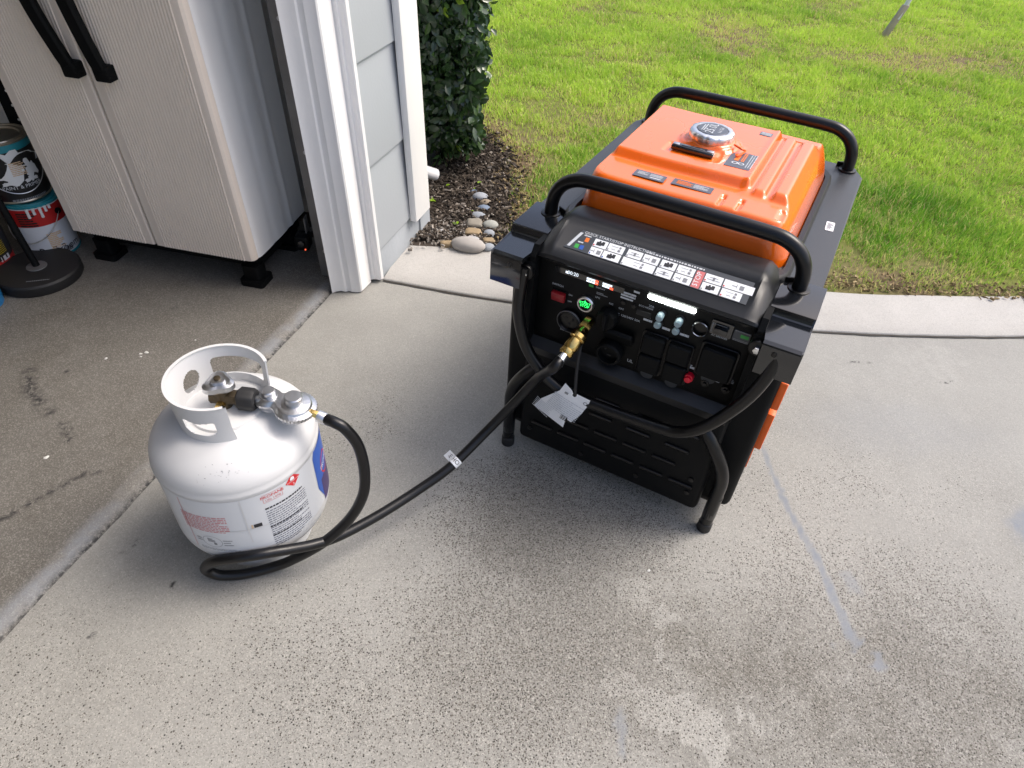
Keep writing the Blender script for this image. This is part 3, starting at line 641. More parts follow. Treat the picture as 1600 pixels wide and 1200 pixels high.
text('Color Key', .006, wrap(.083, aC+.22, .0355, .0022), 'can_white', k1)
bm = NB()
for a, l in ((-.3, .03), (-.1, .02), (.12, .034), (.3, .018), (.45, .012)): 
    P = [(.0855*math.cos(aC+a), .0855*math.sin(aC+a), .182-l*t) for t in (0, .5, 1)]; tube(bm, P, [.005, .004, .0045], 8)
finish(bm, 'paint_drip', 'drip_white', k1)
def bail(t, r, zt, drop, a0, sw):
    # wire handle hanging down the front of the can
    P = []
    for k in range(15):
        s = -1+2*k/14; a = a0+s*1.45; P.append(((r+.006+.004*(1-s*s))*math.cos(a), (r+.006+.004*(1-s*s))*math.sin(a), zt-drop*(1-s*s)-.0))
    finish(tube(NB(), crom(P, 3), .0015, 8), 'wire_handle', 'silver', t)
    for s in (-1, 1):
        a = a0+s*1.45; finish(cyl(NB(), ((r-.002)*math.cos(a), (r-.002)*math.sin(a), zt), (math.cos(a), math.sin(a), 0), .010, .009, 14), 'ear', 'black_plastic', t)
bail(k1, .083, .150, .085, aC-.75, 1)
k2 = can('paint_can', 'black paint can splashed with white paint on top of the stack', -1.615, 1.95, FZ+.19, [('body', 'can_black', .004, .186), ('label_band', 'can_teal', .160, .182)], rim='can_metal')
bm = NB(); r2 = random.Random(4)
def splash(bm, rf_, a0, z0, rx, rz, seed):
    n = 28; c = bm.verts.new(rf_(0, 0)); ring = []
    for k in range(n):
        a = k/n*math.tau; q = 1+.28*math.sin(3*a+seed)+.2*math.sin(5*a+seed*2)+.12*math.sin(9*a+seed*3); ring.append(bm.verts.new(rf_(rx*q*math.cos(a), rz*q*math.sin(a)*(1.15 if a > 3.14 else .9))))
    for k in range(n): bm.faces.new((c, ring[k], ring[(k+1) % n]))
splash(bm, wrap(.083, aC+.0, .128, .0022), 0, 0, .072, .046, 1.0); splash(bm, wrap(.083, aC+.62, .10, .0022), 0, 0, .018, .028, 2.2); splash(bm, wrap(.083, aC+.5, .070, .0023), 0, 0, .020, .007, 3); splash(bm, wrap(.083, aC-.2, .068, .0022), 0, 0, .022, .008, 3.6)
finish(bm, 'paint_splash', 'drip_white', k2)
finish(rects(wrap(.083, aC+.2, .105, .0026), lines(-.020, -.018, .020, .025, 8, .6, .2)), 'printed_seal', 'sand_print', k2)
text('PAINT & PRIMER', .0115, wrap(.083, aC+.12, .047), 'label_white', k2); finish(rects(wrap(.083, aC+.2, .012), lines(-.05, -.004, .05, .004, 1, .8, .05)), 'print', 'grey_print', k2)
bail(k2, .083, .135, .10, aC+.1, 1)
k3 = can('paint_can', 'red can with black and yellow label at the left picture edge', -1.715, 1.79, FZ, [('body', 'can_red', .004, .205), ('label_band', 'can_black', .045, .17)], r=.083, h=.21)
a3 = math.atan2(-1.79, 1.715)
finish(rects(wrap(.083, a3+.30, .10), lines(-.05, -.035, .05, .06, 16, .5, .05)), 'print', 'yellow_print', k3); finish(rects(wrap(.083, a3+.3, .052, .0019), [(-.05, -.01, .02, .006), (.026, -.01, .05, .006)]), 'label_panel', 'can_white', k3)
bk_ = thing('bucket', 'small blue plastic bucket cut by the left picture edge', 'bucket', (-1.607, 1.597, FZ))
finish(lathe(NB(), [(0, 0), (.050, 0), (.053, .004), (.062, .115), (.064, .118), (.064, .124), (.060, .124), (.050, .01), (0, .01)], 40), 'body', 'blue_plastic', bk_)
finish(lathe(NB(), [(.0605, .095), (.066, .098), (.066, .103), (.062, .105)], 40), 'rim', 'blue_plastic', bk_)
wj = thing('jug', 'white plastic container standing on the rack shelf', 'container', (-1.85, 2.22, .51))
finish(lathe(NB(), [(0, 0), (.075, 0), (.08, .006), (.08, .19), (.07, .21), (.03, .24), (.028, .27)], 32), 'body', 'can_white', wj); finish(cyl(NB(), (0, 0, .268), (0, 0, 1), .031, .025), 'cap', 'blue_plastic', wj)
finish(rects(wrap(.08, -.9, .1, .001), lines(-.05, -.05, .05, .05, 8, .5, .1)), 'print', 'dark_print', wj)
sb = thing('pole_base', 'round black weighted base with thin black pole', 'stand', (-1.526, 1.761, FZ))
finish(lathe(NB(), [(0, 0), (.118, 0), (.122, .006), (.122, .030), (.117, .036), (0, .039)], 56), 'base', 'rubber', sb)
finish(lathe(NB(), [(.030, .0375), (.029, .0405), (.012, .042), (0, .042)], 28), 'collar', 'steel_track', sb)
finish(tube(NB(), [(0, 0, .04), (-.19, .10, 1.2)], .0105, 14), 'pole', 'black_plastic', sb)
finish(rects(lambda u, v: Vector((.045+u, -.075+v+u*.35, .0378)), lines(-.03, -.002, .03, .003, 1, .8, .06)), 'print', 'grey_print', sb)

# ------------------------------------------------------------------ hedge
hg = thing('hedge', 'clipped dark green hedge growing behind the house corner', 'hedge', (-.34, 2.63, 0))
LM = {}
for nm, c, tr_ in (('leaf_dark', (.027, .058, .020), .14), ('leaf_mid', (.052, .105, .027), .22), ('leaf_new', (.24, .38, .03), .35)):
    m = mat(nm, c, .24, spec=.7, var=.25, vscale=12); n = m.node_tree; b = n.nodes['Principled BSDF']; tr = n.nodes.new('ShaderNodeBsdfTranslucent'); tr.inputs[0].default_value = (*[min(1, q*1.6) for q in c], 1)
    ms = n.nodes.new('ShaderNodeMixShader'); ms.inputs[0].default_value = tr_; n.links.new(b.outputs[0], ms.inputs[1]); n.links.new(tr.outputs[0], ms.inputs[2]); n.links.new(ms.outputs[0], n.nodes['Material Output'].inputs[0])
leafv = np.array([[0, 0, 0], [-.22, .3, .05], [0, .3, -.02], [.22, .3, .05], [-.26, .62, .04], [0, .62, -.04], [.26, .62, .04], [0, 1.0, -.12]]); leaff = [(0, 2, 1), (0, 3, 2), (1, 2, 5, 4), (2, 3, 6, 5), (4, 5, 7), (5, 6, 7)]
HB = dict(x0=-.80, x1=-.205, y0=2.64, y1=3.3, z0=.10, z1=.83)
def hedge_spot(r, camside):
    while True:
        f = r.random()
        if f < .45: p = Vector((r.uniform(HB['x0'] if not camside else -.45, HB['x1']), HB['y0'], r.uniform(HB['z0'], HB['z1']))); nn = Vector((0, -1, .25))
        elif f < .8: p = Vector((HB['x1'], r.uniform(HB['y0'], HB['y1']), r.uniform(HB['z0'], HB['z1']))); nn = Vector((1, 0, .25))
        else: p = Vector((r.uniform(HB['x0'] if not camside else -.5, HB['x1']), r.uniform(HB['y0'], HB['y1']), HB['z1'])); nn = Vector((0, -.2, 1))
        # rounded corners, undercut foot
        k = max(0, (.28-p.z)/.2); 
        if nn.z < .5: p -= Vector((nn.x, nn.y, 0))*(.10*k*k+.03*mnoise.noise(p*6)+r.uniform(-.012, .06))
        else: p.z += .03*mnoise.noise(p*7)-r.uniform(0, .05)
        dx, dy = max(0, p.x-(HB['x1']-.06)), max(0, (HB['y0']+.06)-p.y)
        if math.hypot(dx, dy) > .07: continue
        return p, nn.normalized()
def leaf_rot(r, nn):
    d = (nn+Vector((r.gauss(0, .55), r.gauss(0, .55), r.gauss(0, .55)-.1))).normalized(); tip = Vector((r.gauss(0, 1), r.gauss(0, 1), r.gauss(-.5, .8))); tip = (tip-d*tip.dot(d)).normalized(); xx = tip.cross(d)
    return Matrix((xx, tip, d)).transposed()
r_ = random.Random(11); lms = {}
for mn in ('leaf_dark', 'leaf_mid', 'leaf_new'):
    for v in range(2):
        me = bpy.data.meshes.new('leaf'); me.from_pydata([tuple(p*np.array([1+.25*v, 1, 1+v])) for p in leafv], [], leaff); me.materials.append(M[mn]); me.polygons.foreach_set('use_smooth', [True]*len(leaff)); lms[mn, v] = me
for i in range(290):
    p, nn = hedge_spot(r_, True)
    mn = 'leaf_new' if (p.z > .66 and r_.random() < .5) or r_.random() < .03 else ('leaf_mid' if r_.random() < .4 else 'leaf_dark')
    o = bpy.data.objects.new('leaf', lms[mn, r_.randint(0, 1)]); C.objects.link(o); o.parent = hg
    o.matrix_local = Matrix.Translation(p+nn*.008-hg.location) @ leaf_rot(r_, nn).to_4x4() @ Matrix.Scale(r_.uniform(.034, .058), 4)
co, q3, q4, k = [], [], [], 0
for mn, N in (('leaf_dark', 8500), ('leaf_mid', 2200), ('leaf_new', 260)):
    co, fs = [], []; k = 0
    for i in range(N):
        p, nn = hedge_spot(r_, i % 3 > 0)
        if mn == 'leaf_new' and p.z < .62: continue
        p = p-nn*abs(r_.gauss(0, .07)); R = np.array(leaf_rot(r_, nn))*r_.uniform(.03, .055); co.append(leafv @ R.T+np.array(p-Vector(hg.location))); fs += [tuple(a+k for a in f) for f in leaff]; k += 8
    me = bpy.data.meshes.new('foliage'); me.from_pydata(np.concatenate(co).tolist(), [], fs); me.polygons.foreach_set('use_smooth', [True]*len(fs)); o = addmesh('foliage', me, mn, hg); o['kind'] = 'stuff'
for (x, y) in ((.0, .16), (-.35, .25), (.0, .35), (-.1, .5)):
    bm = NB(); tube(bm, crom([(x, y, -.02), (x+.008, y-.01, .1), (x-.01, y+.02, .3), (x+.02, y+.01, .7)], 4), [.013]*4+[.012]*4+[.009]*4+[.006], 10)
    for j in range(8):
        z = r_.uniform(.1, .6); a = r_.uniform(0, 6.28); l = r_.uniform(.06, .13); tube(bm, [(x, y, z), (x+l*.6*math.cos(a), y+l*.6*math.sin(a), z+.06), (x+l*math.cos(a), y+l*math.sin(a), z+.14)], [.005, .004, .002], 6)
    finish(bm, 'stem', 'bark', hg)
# yellow fallen leaves in the bed
for i in range(9):
    o = bpy.data.objects.new('fallen_leaf', lms['leaf_new', i % 2]); C.objects.link(o); y = r_.uniform(2.2, 2.65); x = r_.uniform(-.38, -.12)
    o.matrix_world = Matrix.Translation((x, y, bz(x, y)+.017)) @ Matrix.Rotation(r_.uniform(0, 6), 4, 'Z') @ Matrix.Rotation(r_.gauss(0, .3), 4, 'X') @ Matrix.Scale(r_.uniform(.018, .03), 4)
    tag(o, 'small yellow green leaf fallen on the dark mulch', 'leaf', 'fallen leaves on the mulch')
# stake in the lawn
sk = thing('wooden_stake', 'weathered wooden stake with pale top standing in the lawn', 'stake', (2.466, 5.338, 0))
bm = NB(); box(bm, (0, 0, .09), (.042, .03, .24), .003); xform(bm, lambda c: (c.x+.34*c.z+.004*mnoise.noise(c*30), c.y, c.z)); finish(bm, 'post', 'stake_wood', sk)
finish(tube(NB(), [(.05, 0, .12), (.12, .01, .40), (.19, .02, .72)], .017, 10), 'pole', 'drip_white', sk)

# ------------------------------------------------------------------ generator (own frame: x right, y back, z up; camera side is -y)
GY = -0.4517491
gen = thing('generator', 'large black and orange portable generator on the driveway', 'generator', (.29002, 1.19194, 0), GY)
gm = Matrix.Translation(gen.location) @ Matrix.Rotation(GY, 4, 'Z')
def gw(x, y, z): return gm @ Vector((x, y, z))
def gp(name, bm, m, parent=gen, **k): return finish(bm, name, m, parent, **k)
def ychamfer(poly, z0, z1): return prism(NB(), poly, z0, z1)
# body with side covers
gp('body', b1((0, .27, .325), (.588, .74, .525), .018, 3), 'black_plastic')
gp('front_cover', b1((0, -.06, .205), (.462, .15, .305), .014, 3), 'black_plastic')
gp('base_pan', b1((0, .27, .056), (.54, .70, .03), .006), 'tube_black')
for z, xs_ in ((.125, (-.17, -.10, -.03, .04, .11, .18)), (.175, (-.15, -.08, -.01, .06, .13)), (.225, (-.13, -.03, .06, .15)), (.275, (-.12, -.02, .08, .16))):
    for x in xs_: gp('louver', b1((x, -.1365, z), (.056, .006, .011), .002, 1, Matrix.Rotation(.5, 4, 'X')), 'tube_black')
for x, z in ((-.2, .10), (-.06, .085), (.08, .09), (.2, .105), (.2, .15)): gp('screw', cyl(NB(), (x, -.135, z), (0, -1, 0), .006, .003, 12), 'tube_black')
# ledge under the control panel
gp('ledge', prism(NB(), [(-.118, .384), (-.118, .372), (-.140, .357), (-.140, .340), (-.10, .340), (-.10, .384)], -.226, .226, lambda c: (c.z, c.x, c.y)), 'hood_black')
for s in (-1, 1):
    gp('panel_cheek', prism(NB(), [(-.146, .36), (-.140, .58), (-.125, .60), (-.06, .60), (-.06, .345), (-.13, .345)], s*.2275-.006, s*.2275+.006, lambda c: (c.z, c.x, c.y)), 'black_plastic')
gp('control_panel', b1((0, -.105, .475), (.442, .026, .21), .002), 'panel_black')   # face at y = -.118
PY = -.118
# hood with sloping instruction face
bm = NB(); pr = [(-.112, .575), (-.132, .578), (-.139, .586), (-.137, .594), (-.128, .600), (-.116, .6045), (-.066, .6275), (-.056, .636), (-.040, .640), (.0, .638), (.03, .626), (.03, .575)]
xs = [-.232, -.228, -.220, -.208, -.196, -.19, .19, .196, .208, .220, .228, .232]; RR = []
for x in xs:
    e = abs(x); f = 0 if e >= .232 else (.30 if e > .225 else (.62 if e > .215 else (.86 if e > .205 else (1.0 if e > .193 else 1.0))))
    ring = []
    for i, (y, z) in enumerate(pr):
        lift = .005 if (e > .193 and e < .225 and i in (5, 6)) else 0
        ring.append(bm.verts.new((x, -.05+(y+.05)*(.86+.14*f), .575+(z-.575)*f+lift)))
    RR.append(ring)
for P, Q_ in zip(RR, RR[1:]):
    for k in range(len(pr)-1): bm.faces.new((P[k], P[k+1], Q_[k+1], Q_[k]))
bmesh.ops.recalc_face_normals(bm, faces=bm.faces); hood = gp('hood', bm, 'hood_black', ang=.7)
# top plate and the plastic surround round the fuel tank
tpoly = [(-.297, -.02), (.297, -.02), (.299, .02), (.299, .60), (.275, .645), (-.275, .645), (-.299, .60), (-.299, .02)]
bm = prism(NB(), tpoly, .578, .600); es = [e for e in bm.edges if all(v.co.z > .59 for v in e.verts)]; bmesh.ops.bevel(bm, geom=es, offset=.006, segments=2, affect='EDGES')
gp('top_plate', bm, 'graphite')
bm = NB(); 
for s, z in ((1.0, .600), (.992, .611), (.975, .616), (.935, .615), (.92, .603)):
    RR = [bm.verts.new((p[0]*s, .27+p[1]*s, z)) for p in rrect(.472, .60, .06, 6)]
    if s < 1:
        for k in range(len(RR)): bm.faces.new((pv[k], pv[(k+1) % len(RR)], RR[(k+1) % len(RR)], RR[k]))
    pv = RR
bm.faces.new(pv); gp('tank_surround', bm, 'hood_black')
# fuel tank as one pressed shell
TX, TY0, TY1 = .219, .028, .53
def axis(a, b, n, e): 
    t = np.linspace(0, 1, n); t = t-.5; t = np.sign(t)*np.abs(2*t)**.72/2+.5; return a+(b-a)*t
X, Y = np.meshgrid(np.linspace(-TX, TX, 190), np.linspace(TY0, TY1, 210))
rc = .055; qx = np.abs(X)-(TX-rc); qy = np.abs(Y-(TY0+TY1)/2)-((TY1-TY0)/2-rc)
sdist = rc-(np.hypot(np.maximum(qx, 0), np.maximum(qy, 0))+np.minimum(np.maximum(qx, qy), 0))
def sb_(v, a, b, w_): return sst(v, a-w_/2, a+w_/2)*(1-sst(v, b-w_/2, b+w_/2))
T = .6955+.001*np.sin(X*20)
T = T+.018*sb_(X, -.190, .100, .014)*sb_(Y, .146, .45, .020)            # raised deck
T = T+.009*sb_(X, .112, .136, .010)*sb_(Y, .125, .44, .02)+.004*sb_(X, .09, .2, .02)*sb_(Y, .12, .45, .03)
T = T+.013*sb_(X, .150, .215, .010)*sb_(Y, .125, .43, .022)             # right hand block
T = T-.007*(sb_(X, .062, .070, .006)+sb_(X, .098, .106, .006))*sb_(Y, .052, .096, .012)
T = T-.006*sb_(X, .175, .19, .01)*sb_(Y, .06, .10, .01)
capd = np.hypot(X+.025, Y-.288); T = T+.006*(1-sst(capd, .058, .070))+.006*(1-sst(capd, .050, .056))
T = T-.004*sb_(X, -.10, .018, .010)*sb_(Y, .195, .243, .010)            # gauge recess
T = T+.003*np.exp(-((X-.045)/.005)**2)*sb_(Y, .25, .30, .02)
lim = np.minimum(.648+(TX-np.abs(X))*np.where(X < 0, 2.3, 1.45), .655+(TY1-Y)*.9); kk = .006; hh = np.clip(.5+.5*(lim-T)/kk, 0, 1); T = T*hh+lim*(1-hh)-kk*hh*(1-hh)
t = np.clip(sdist/.026, 0, 1); Sx = np.sqrt(np.clip(1-(1-t)**2.4, 0, 1)); Z = .606+(T-.606)*Sx; Z = np.where(sdist < 0, .606+sdist*3, Z)
ft = gp_tank = addmesh('fuel_tank', grid_mesh('fuel_tank', X, Y, Z, keep=sdist > -.012), 'orange_paint', gen)
CP = (-.025, .288, .7205)
scal = lambda a: 1+.035*abs(math.sin(a*6))**.7
cap = gp('fuel_cap', lathe(NB(), [(.030, -.006), (.040, -.004), (.0445, .0), (.0468, .004), (.0468, .016), (.0445, .020), (.040, .0215), (.034, .0215), (.0335, .0205)], 96, Matrix.Translation(CP), rf=scal), 'silver', ft, ang=.8)
gp('cap_label', lathe(NB(), [(.0338, .0205), (.032, .0222), (0, .0228)], 40, Matrix.Translation(CP)), 'sticker_slate', ft)
cf = lambda du, dv: (lambda u, v: Vector((CP[0]-v-dv, CP[1]+u+du, CP[2]+.0233)))
text('25.0L', .019, cf(0, -.006), 'pale_print', ft, sx=1); text('6.6 Gal', .0085, cf(0, -.021), 'pale_print', ft); finish(rects(cf(0, 0), lines(-.02, .013, .02, .022, 2, .5, .12)), 'print', 'pale_print', ft)
gg = gp('fuel_gauge', b1((-.042, .219, .716), (.092, .021, .012), .004, 3), 'gloss_black', ft)
gp('gauge_window', b1((-.042, .219, .722), (.05, .010, .002), .0008), 'dark_glass', ft); _ = [gp('gauge_end', b1((gx_, .219, .7221), (.014, .012, .002), .0008), 'zinc', ft) for gx_ in (-.079, -.005)]
gp('cap_tether', tube(NB(), crom([(.030, .275, .726), (.048, .262, .726), (.056, .272, .7195), (.050, .246, .7185), (.045, .238, .7185)], 6), .0022, 8), 'orange_plastic', ft)
def sticker(c, wid, hei, rot, m, z, parent, name='sticker', tilt=0):
    X_ = Vector((math.cos(rot), math.sin(rot), 0)); Y_ = Vector((-math.sin(rot), math.cos(rot), 0)); o = Vector((c[0], c[1], z))
    gp(name, plate(o, X_, Y_, rrect(wid, hei, .002, 2), .0006), m, parent); return frame(o+Vector((0, 0, .0006)), X_, Y_)
zd = .7145
f = sticker((.062, .232), .060, .084, 0, 'sticker_slate', zd, ft)
g_ = frame(Vector((.066, .236, zd+.0007)), (0, 1, 0), (-1, 0, 0))
gp('print', rects(g_, [(-.012, .012, .034, .021)] + lines(-.012, .0, .034, .008, 2, .6, .12)), 'orange_print', ft); gp('print', rects(g_, lines(-.036, -.026, .036, -.006, 4, .35, .06)), 'pale_print', ft)
bm = NB()
for v0 in (.016, .003):
    for a in range(18):
        a0, a1 = a/18*math.tau, (a+1)/18*math.tau; bm.faces.new([bm.verts.new(g_(-.024+r*math.cos(q), v0+r*math.sin(q))) for r, q in ((.0065, a0), (.0065, a1), (.0042, a1), (.0042, a0))])
gp('warning_mark', bm, 'pale_print', ft)
zf = .6967
f = sticker((-.088, .090), .066, .030, 0, 'sticker_slate', zf, ft); gp('print', rects(f, lines(-.026, -.004, -.004, .010, 4, .5, .15)+lines(.0, -.002, .026, .010, 3, .5, .15)+lines(.002, -.010, .026, -.005, 1, .8, .12)), 'pale_print', ft)
f = sticker((.0, .096), .082, .028, 0, 'sticker_slate', zf, ft); gp('print', rects(f, lines(-.032, -.008, .0, .009, 4, .6, .12)), 'orange_print', ft); gp('print', rects(f, lines(.003, -.008, .032, .009, 4, .5, .12)), 'pale_print', ft)
f = sticker((.072, .405), .028, .022, 0, 'sticker_slate', zd, ft); gp('print', rects(f, lines(-.011, -.008, .011, .008, 3, .5, .2)), 'pale_print', ft)
f = sticker((.270, .289), .017, .042, .05, 'paper', .6002, gen); gp('print', rects(f, lines(-.006, -.016, .006, .016, 9, .5, .4)), 'grey_print', gen)
# lift handles
for y in (0, .61):
    P = [(-.259, y, .598), (-.2575, y, .630), (-.250, y, .655), (-.234, y, .676), (-.208, y, .690), (-.175, y, .694), (-.09, y, .695), (.09, y, .695), (.175, y, .694), (.208, y, .690), (.234, y, .676), (.250, y, .655), (.2575, y, .630), (.259, y, .598)]
    hd = gp('handle', tube(NB(), crom(P, 6), .0140, 18), 'tube_black')
    for s in (-1, 1):
        gp('flange', cyl(NB(), (s*.259, y, .599), (0, 0, 1), .021, .006, 24), 'tube_black', hd); gp('weld_tab', b1((s*.240, y+.016, .606), (.02, .004, .014), .001, 1, Matrix.Rotation(s*.5, 4, 'Z')), 'tube_black', hd)
# stepped corner brackets
for s in (-1, 1):
    bm = NB(); st = [(.03, .6025), (-.078, .6025), (-.082, .601), (-.085, .588), (-.088, .586), (-.162, .5835), (-.169, .580), (-.171, .574), (-.171, .515), (-.168, .513), (-.166, .515), (-.166, .570), (-.10, .576), (.03, .590)]
    a = [bm.verts.new((s*(.226 if y > -.1 else .238), y, z)) for y, z in st]; b_ = [bm.verts.new((s*.3065, y, z)) for y, z in st]; n = len(st)
    for k in range(n): bm.faces.new((a[k], a[(k+1) % n], b_[(k+1) % n], b_[k]))
    bm.faces.new(a[::-1]); bm.faces.new(b_)
    prism(bm, [(0, 0)]*0 or [(-.17, .516), (-.17, .583), (-.09, .587), (-.082, .60), (.03, .60), (.03, .53), (-.08, .53)], s*.3035, s*.3065, None)
    for v in bm.verts:
        pass
    bmesh.ops.recalc_face_normals(bm, faces=bm.faces)
    # the cheek prism was laid flat: stand it up
    nverts = len(st)*2
    bm.verts.ensure_lookup_table()
    for v in list(bm.verts)[nverts:]: v.co = Vector((v.co.z, v.co.x, v.co.y))
    bmesh.ops.recalc_face_normals(bm, faces=bm.faces)
    br = gp('corner_bracket', bm, 'gloss_black', ang=.4)
    gp('bracket_screw', cyl(NB(), (s*.262, -.1705, .565), (0, -1, 0), .005, .003, 12), 'tube_black', br)
# fold down carry bar hanging across the front
P = [(-.240, -.150, .556), (-.241, -.160, .50), (-.236, -.170, .455), (-.212, -.175, .385), (-.172, -.176, .335), (-.130, -.176, .305), (-.085, -.176, .296), (0, -.176, .296), (.105, -.176, .302), (.150, -.176, .312), (.188, -.176, .345), (.222, -.175, .40), (.250, -.171, .46), (.266, -.165, .52), (.268, -.155, .575)]
bar = gp('carry_bar', tube(NB(), crom(P, 7), .0125, 16), 'tube_black')
for p in ((-.236, -.14, .545), (.232, -.14, .551)):
    gp('pivot_washer', cyl(NB(), p, (0, -1, 0), .016, .012, 20), 'tube_black', bar); gp('pivot_bolt', cyl(NB(), (p[0], p[1]-.012, p[2]), (0, -1, 0), .007, .008, 6), 'chrome', bar); gp('pivot_lug', b1((p[0], -.128, p[2]), (.030, .03, .045), .004), 'black_plastic', bar)
# front legs of the tube frame
for s in (-1, 1):
    P = [(s*.170, -.105, .318), (s*.195, -.130, .302), (s*.222, -.136, .268), (s*.248, -.134, .222), (s*.260, -.130, .180), (s*.262, -.127, .135), (s*.262, -.125, .03)]
    lg = gp('leg', tube(NB(), crom(P, 6), .0145, 16), 'tube_black'); gp('foot', lathe(NB(), [(0, 0), (.0150, 0), (.0165, .003), (.0160, .026), (.0140, .028)], 20, Matrix.Translation((s*.262, -.125, 0))), 'rubber', lg)
    gp('sleeve', lathe(NB(), [(.0138, .118), (.0158, .119), (.0158, .124), (.0150, .126), (.0150, .05), (.0138, .048)], 20, Matrix.Translation((s*.262, -.125, 0))), 'tube_black', lg)
for s in (-1, 1):
    gp('foot', lathe(NB(), [(0, 0), (.02, 0), (.022, .003), (.018, .045), (0, .045)], 20, Matrix.Translation((s*.24, .58, 0))), 'rubber')
    # orange latches on the side covers
    if s < 0: continue
    gp('side_latch', b1((s*.3005, -.055, .408), (.016, .05, .072), .003), 'orange_plastic'); gp('side_latch', b1((s*.3005, -.02, .285), (.018, .07, .105), .003), 'orange_plastic'); gp('side_trim', b1((s*.2955, .02, .27), (.008, .012, .34), .002), 'orange_plastic')
# instruction label on the hood
ly, lz = .052, .0228; sl_ = Vector((0, .050, .023)).normalized(); LO = Vector((0, -.1145, .6056))
lN = Vector((1, 0, 0)).cross(sl_)
lab = gp('instruction_label', plate(LO+lN*.0004, (1, 0, 0), sl_, [(-.176, .001), (.186, .001), (.186, .051), (-.156, .051)], .0005), 'label_slate')
lf = lambda off: (lambda u, v: LO+lN*(.0012+off)+Vector((1, 0, 0))*u+sl_*v)
text('QUICK START/STOP INSTRUCTIONS', .0066, lambda u, v: lf(0)(u-.150, v+.0435), 'white_print', lab, align='LEFT')
gp('print', rects(lf(0), lines(-.02, .0435, .095, .047, 1, .9, .03)), 'white_print', lab)
tiles = []
def ux(x): return -.166+ (x-270)/4.706/260*.362
r1 = [(410, 508), (510, 625), (645, 750), (755, 865), (875, 980), (985, 1100), (1165, 1280), (1285, 1475)]; r2 = [(410, 498), (500, 625), (637, 860), (868, 978), (985, 1102), (1166, 1282), (1290, 1420)]
for k, (row, v0, v1) in enumerate(((r1, .0225, .0405), (r2, .0025, .0205))):
    for i, (a, b_) in enumerate(row):
        u0, u1 = ux(a)-.006*(1-k)*0, ux(b_); tl = gp('pictogram_tile', plate(lf(-.0006)(u0, v0), (1, 0, 0), sl_, [(.0006, 0), (u1-u0-.0006, 0), (u1-u0-.0006, v1-v0), (.0006, v1-v0)], .0004), 'paper', lab)
        cx0, cy0 = (u0+u1)/2, (v0+v1)/2; kind = (i*3+k) % 4; R_ = []
        if kind == 0: R_ = [(cx0-.008, cy0-.005, cx0+.002, cy0+.003), (cx0+.002, cy0-.003, cx0+.008, cy0+.006), (cx0-.004, cy0+.003, cx0, cy0+.006)]
        elif kind == 1: R_ = [(cx0+.002, cy0-.005, cx0+.010, cy0+.004), (cx0-.012, cy0-.001, cx0-.004, cy0+.0005), (cx0-.004, cy0-.004, cx0-.003, cy0+.005)]
        elif kind == 2: R_ = [(cx0-.012, cy0-.003, cx0+.012, cy0-.002), (cx0-.008, cy0+.002, cx0+.008, cy0+.003), (cx0-.0015, cy0-.004, cx0+.0025, cy0+.004)]
        else: R_ = [(cx0-.010, cy0+.003, cx0+.004, cy0+.0038), (cx0+.006, cy0+.001, cx0+.010, cy0+.006), (cx0+.005, cy0-.006, cx0+.010, cy0-.001), (cx0-.008, cy0-.004, cx0, cy0-.003)]
        gp('pictogram', rects(lf(.0003), R_), 'grey_print' if kind else 'dark_print', lab)
        gp('print', rects(lf(.0003), [(u0+.0015, v0+.001, u0+.004, v0+.0045)]), 'red_print' if (i > 5 or i == 0 and not k) else ('blue_print' if k and i < 2 else 'grey_print'), lab)
rb0, rb1 = ux(1108), ux(1160)
gp('red_tile', plate(lf(-.0006)(rb0, .0025), (1, 0, 0), sl_, [(0, 0), (rb1-rb0, 0), (rb1-rb0, .038), (0, .038)], .0004), 'pink_print', lab)
text('STOP', .010, lambda u, v: lf(.0003)((rb0+rb1)/2+v*-1+.003, .0215+u), 'paper', lab)
gp('side_bar', plate(LO+lN*.001, (1, 0, 0), sl_, [(-.171, .006), (-.165, .006), (-.152, .044), (-.158, .044)], .0003), 'pale_print', lab)
for (u, v, m) in ((-.1385, .031, 'orange_print'), (-.152, .011, 'green_print'), (-.1415, .011, 'blue_print')): gp('marker', rects(lf(0), [(u-.004, v-.005, u+.004, v+.005)]), m, lab)
gp('print', rects(lf(0), lines(-.154, .020, -.136, .0235, 1, .8, .3)+lines(-.148, .0385, -.133, .0415, 1, .8, .3)+lines(.10, .044, .17, .047, 1, .8, .06)*0), 'pale_print', lab)
# --- control panel fittings, read left to right
pf = lambda off=.0006: (lambda u, v: Vector((u, PY-off, v)))
PX, PZ = Vector((1, 0, 0)), Vector((0, 0, 1))
def pplate(name, u, v, wd, hg_, th, m, r=.003, parent=gen, bev=.001): return gp(name, plate((u, PY+.0003, v), PX, PZ, rrect(wd, hg_, min(r, wd*.45, hg_*.45), 3), th, bev), m, parent)
def pprint(rs, m, off=.0006, parent=gen, name='print'): return gp(name, rects(pf(off), rs), m, parent)
def ptext(s, sz, u, v, m='pale_print', off=.0008): text(s, sz, lambda a, b: pf(off)(u+a, v+b), m, gen)
dsp = pplate('display_bar', -.112, .5555, .150, .013, .0015, 'dark_glass', .002)
pprint([(-.162, .5535, -.157, .5585)], 'digit_led', .0022, dsp); text('00:20', .008, lambda a, b: pf(.0022)(-.146+a, .5535+b), 'digit_led', dsp)
pprint(lines(-.116, .5495, -.092, .5605, 2, .75, .3), 'digit_led', .0022, dsp); pprint([(-.098, .550, -.091, .554), (-.098, .5555, -.091, .560), (-.066, .5495, -.059, .5545)], 'red_led', .0025, dsp); pprint(lines(-.082, .550, -.062, .5605, 2, .8, .3), 'digit_led', .0022, dsp)
pprint([(-.110, .540, -.100, .5455)], 'green_print'); ptext('DISPLAY', .004, -.085, .542)
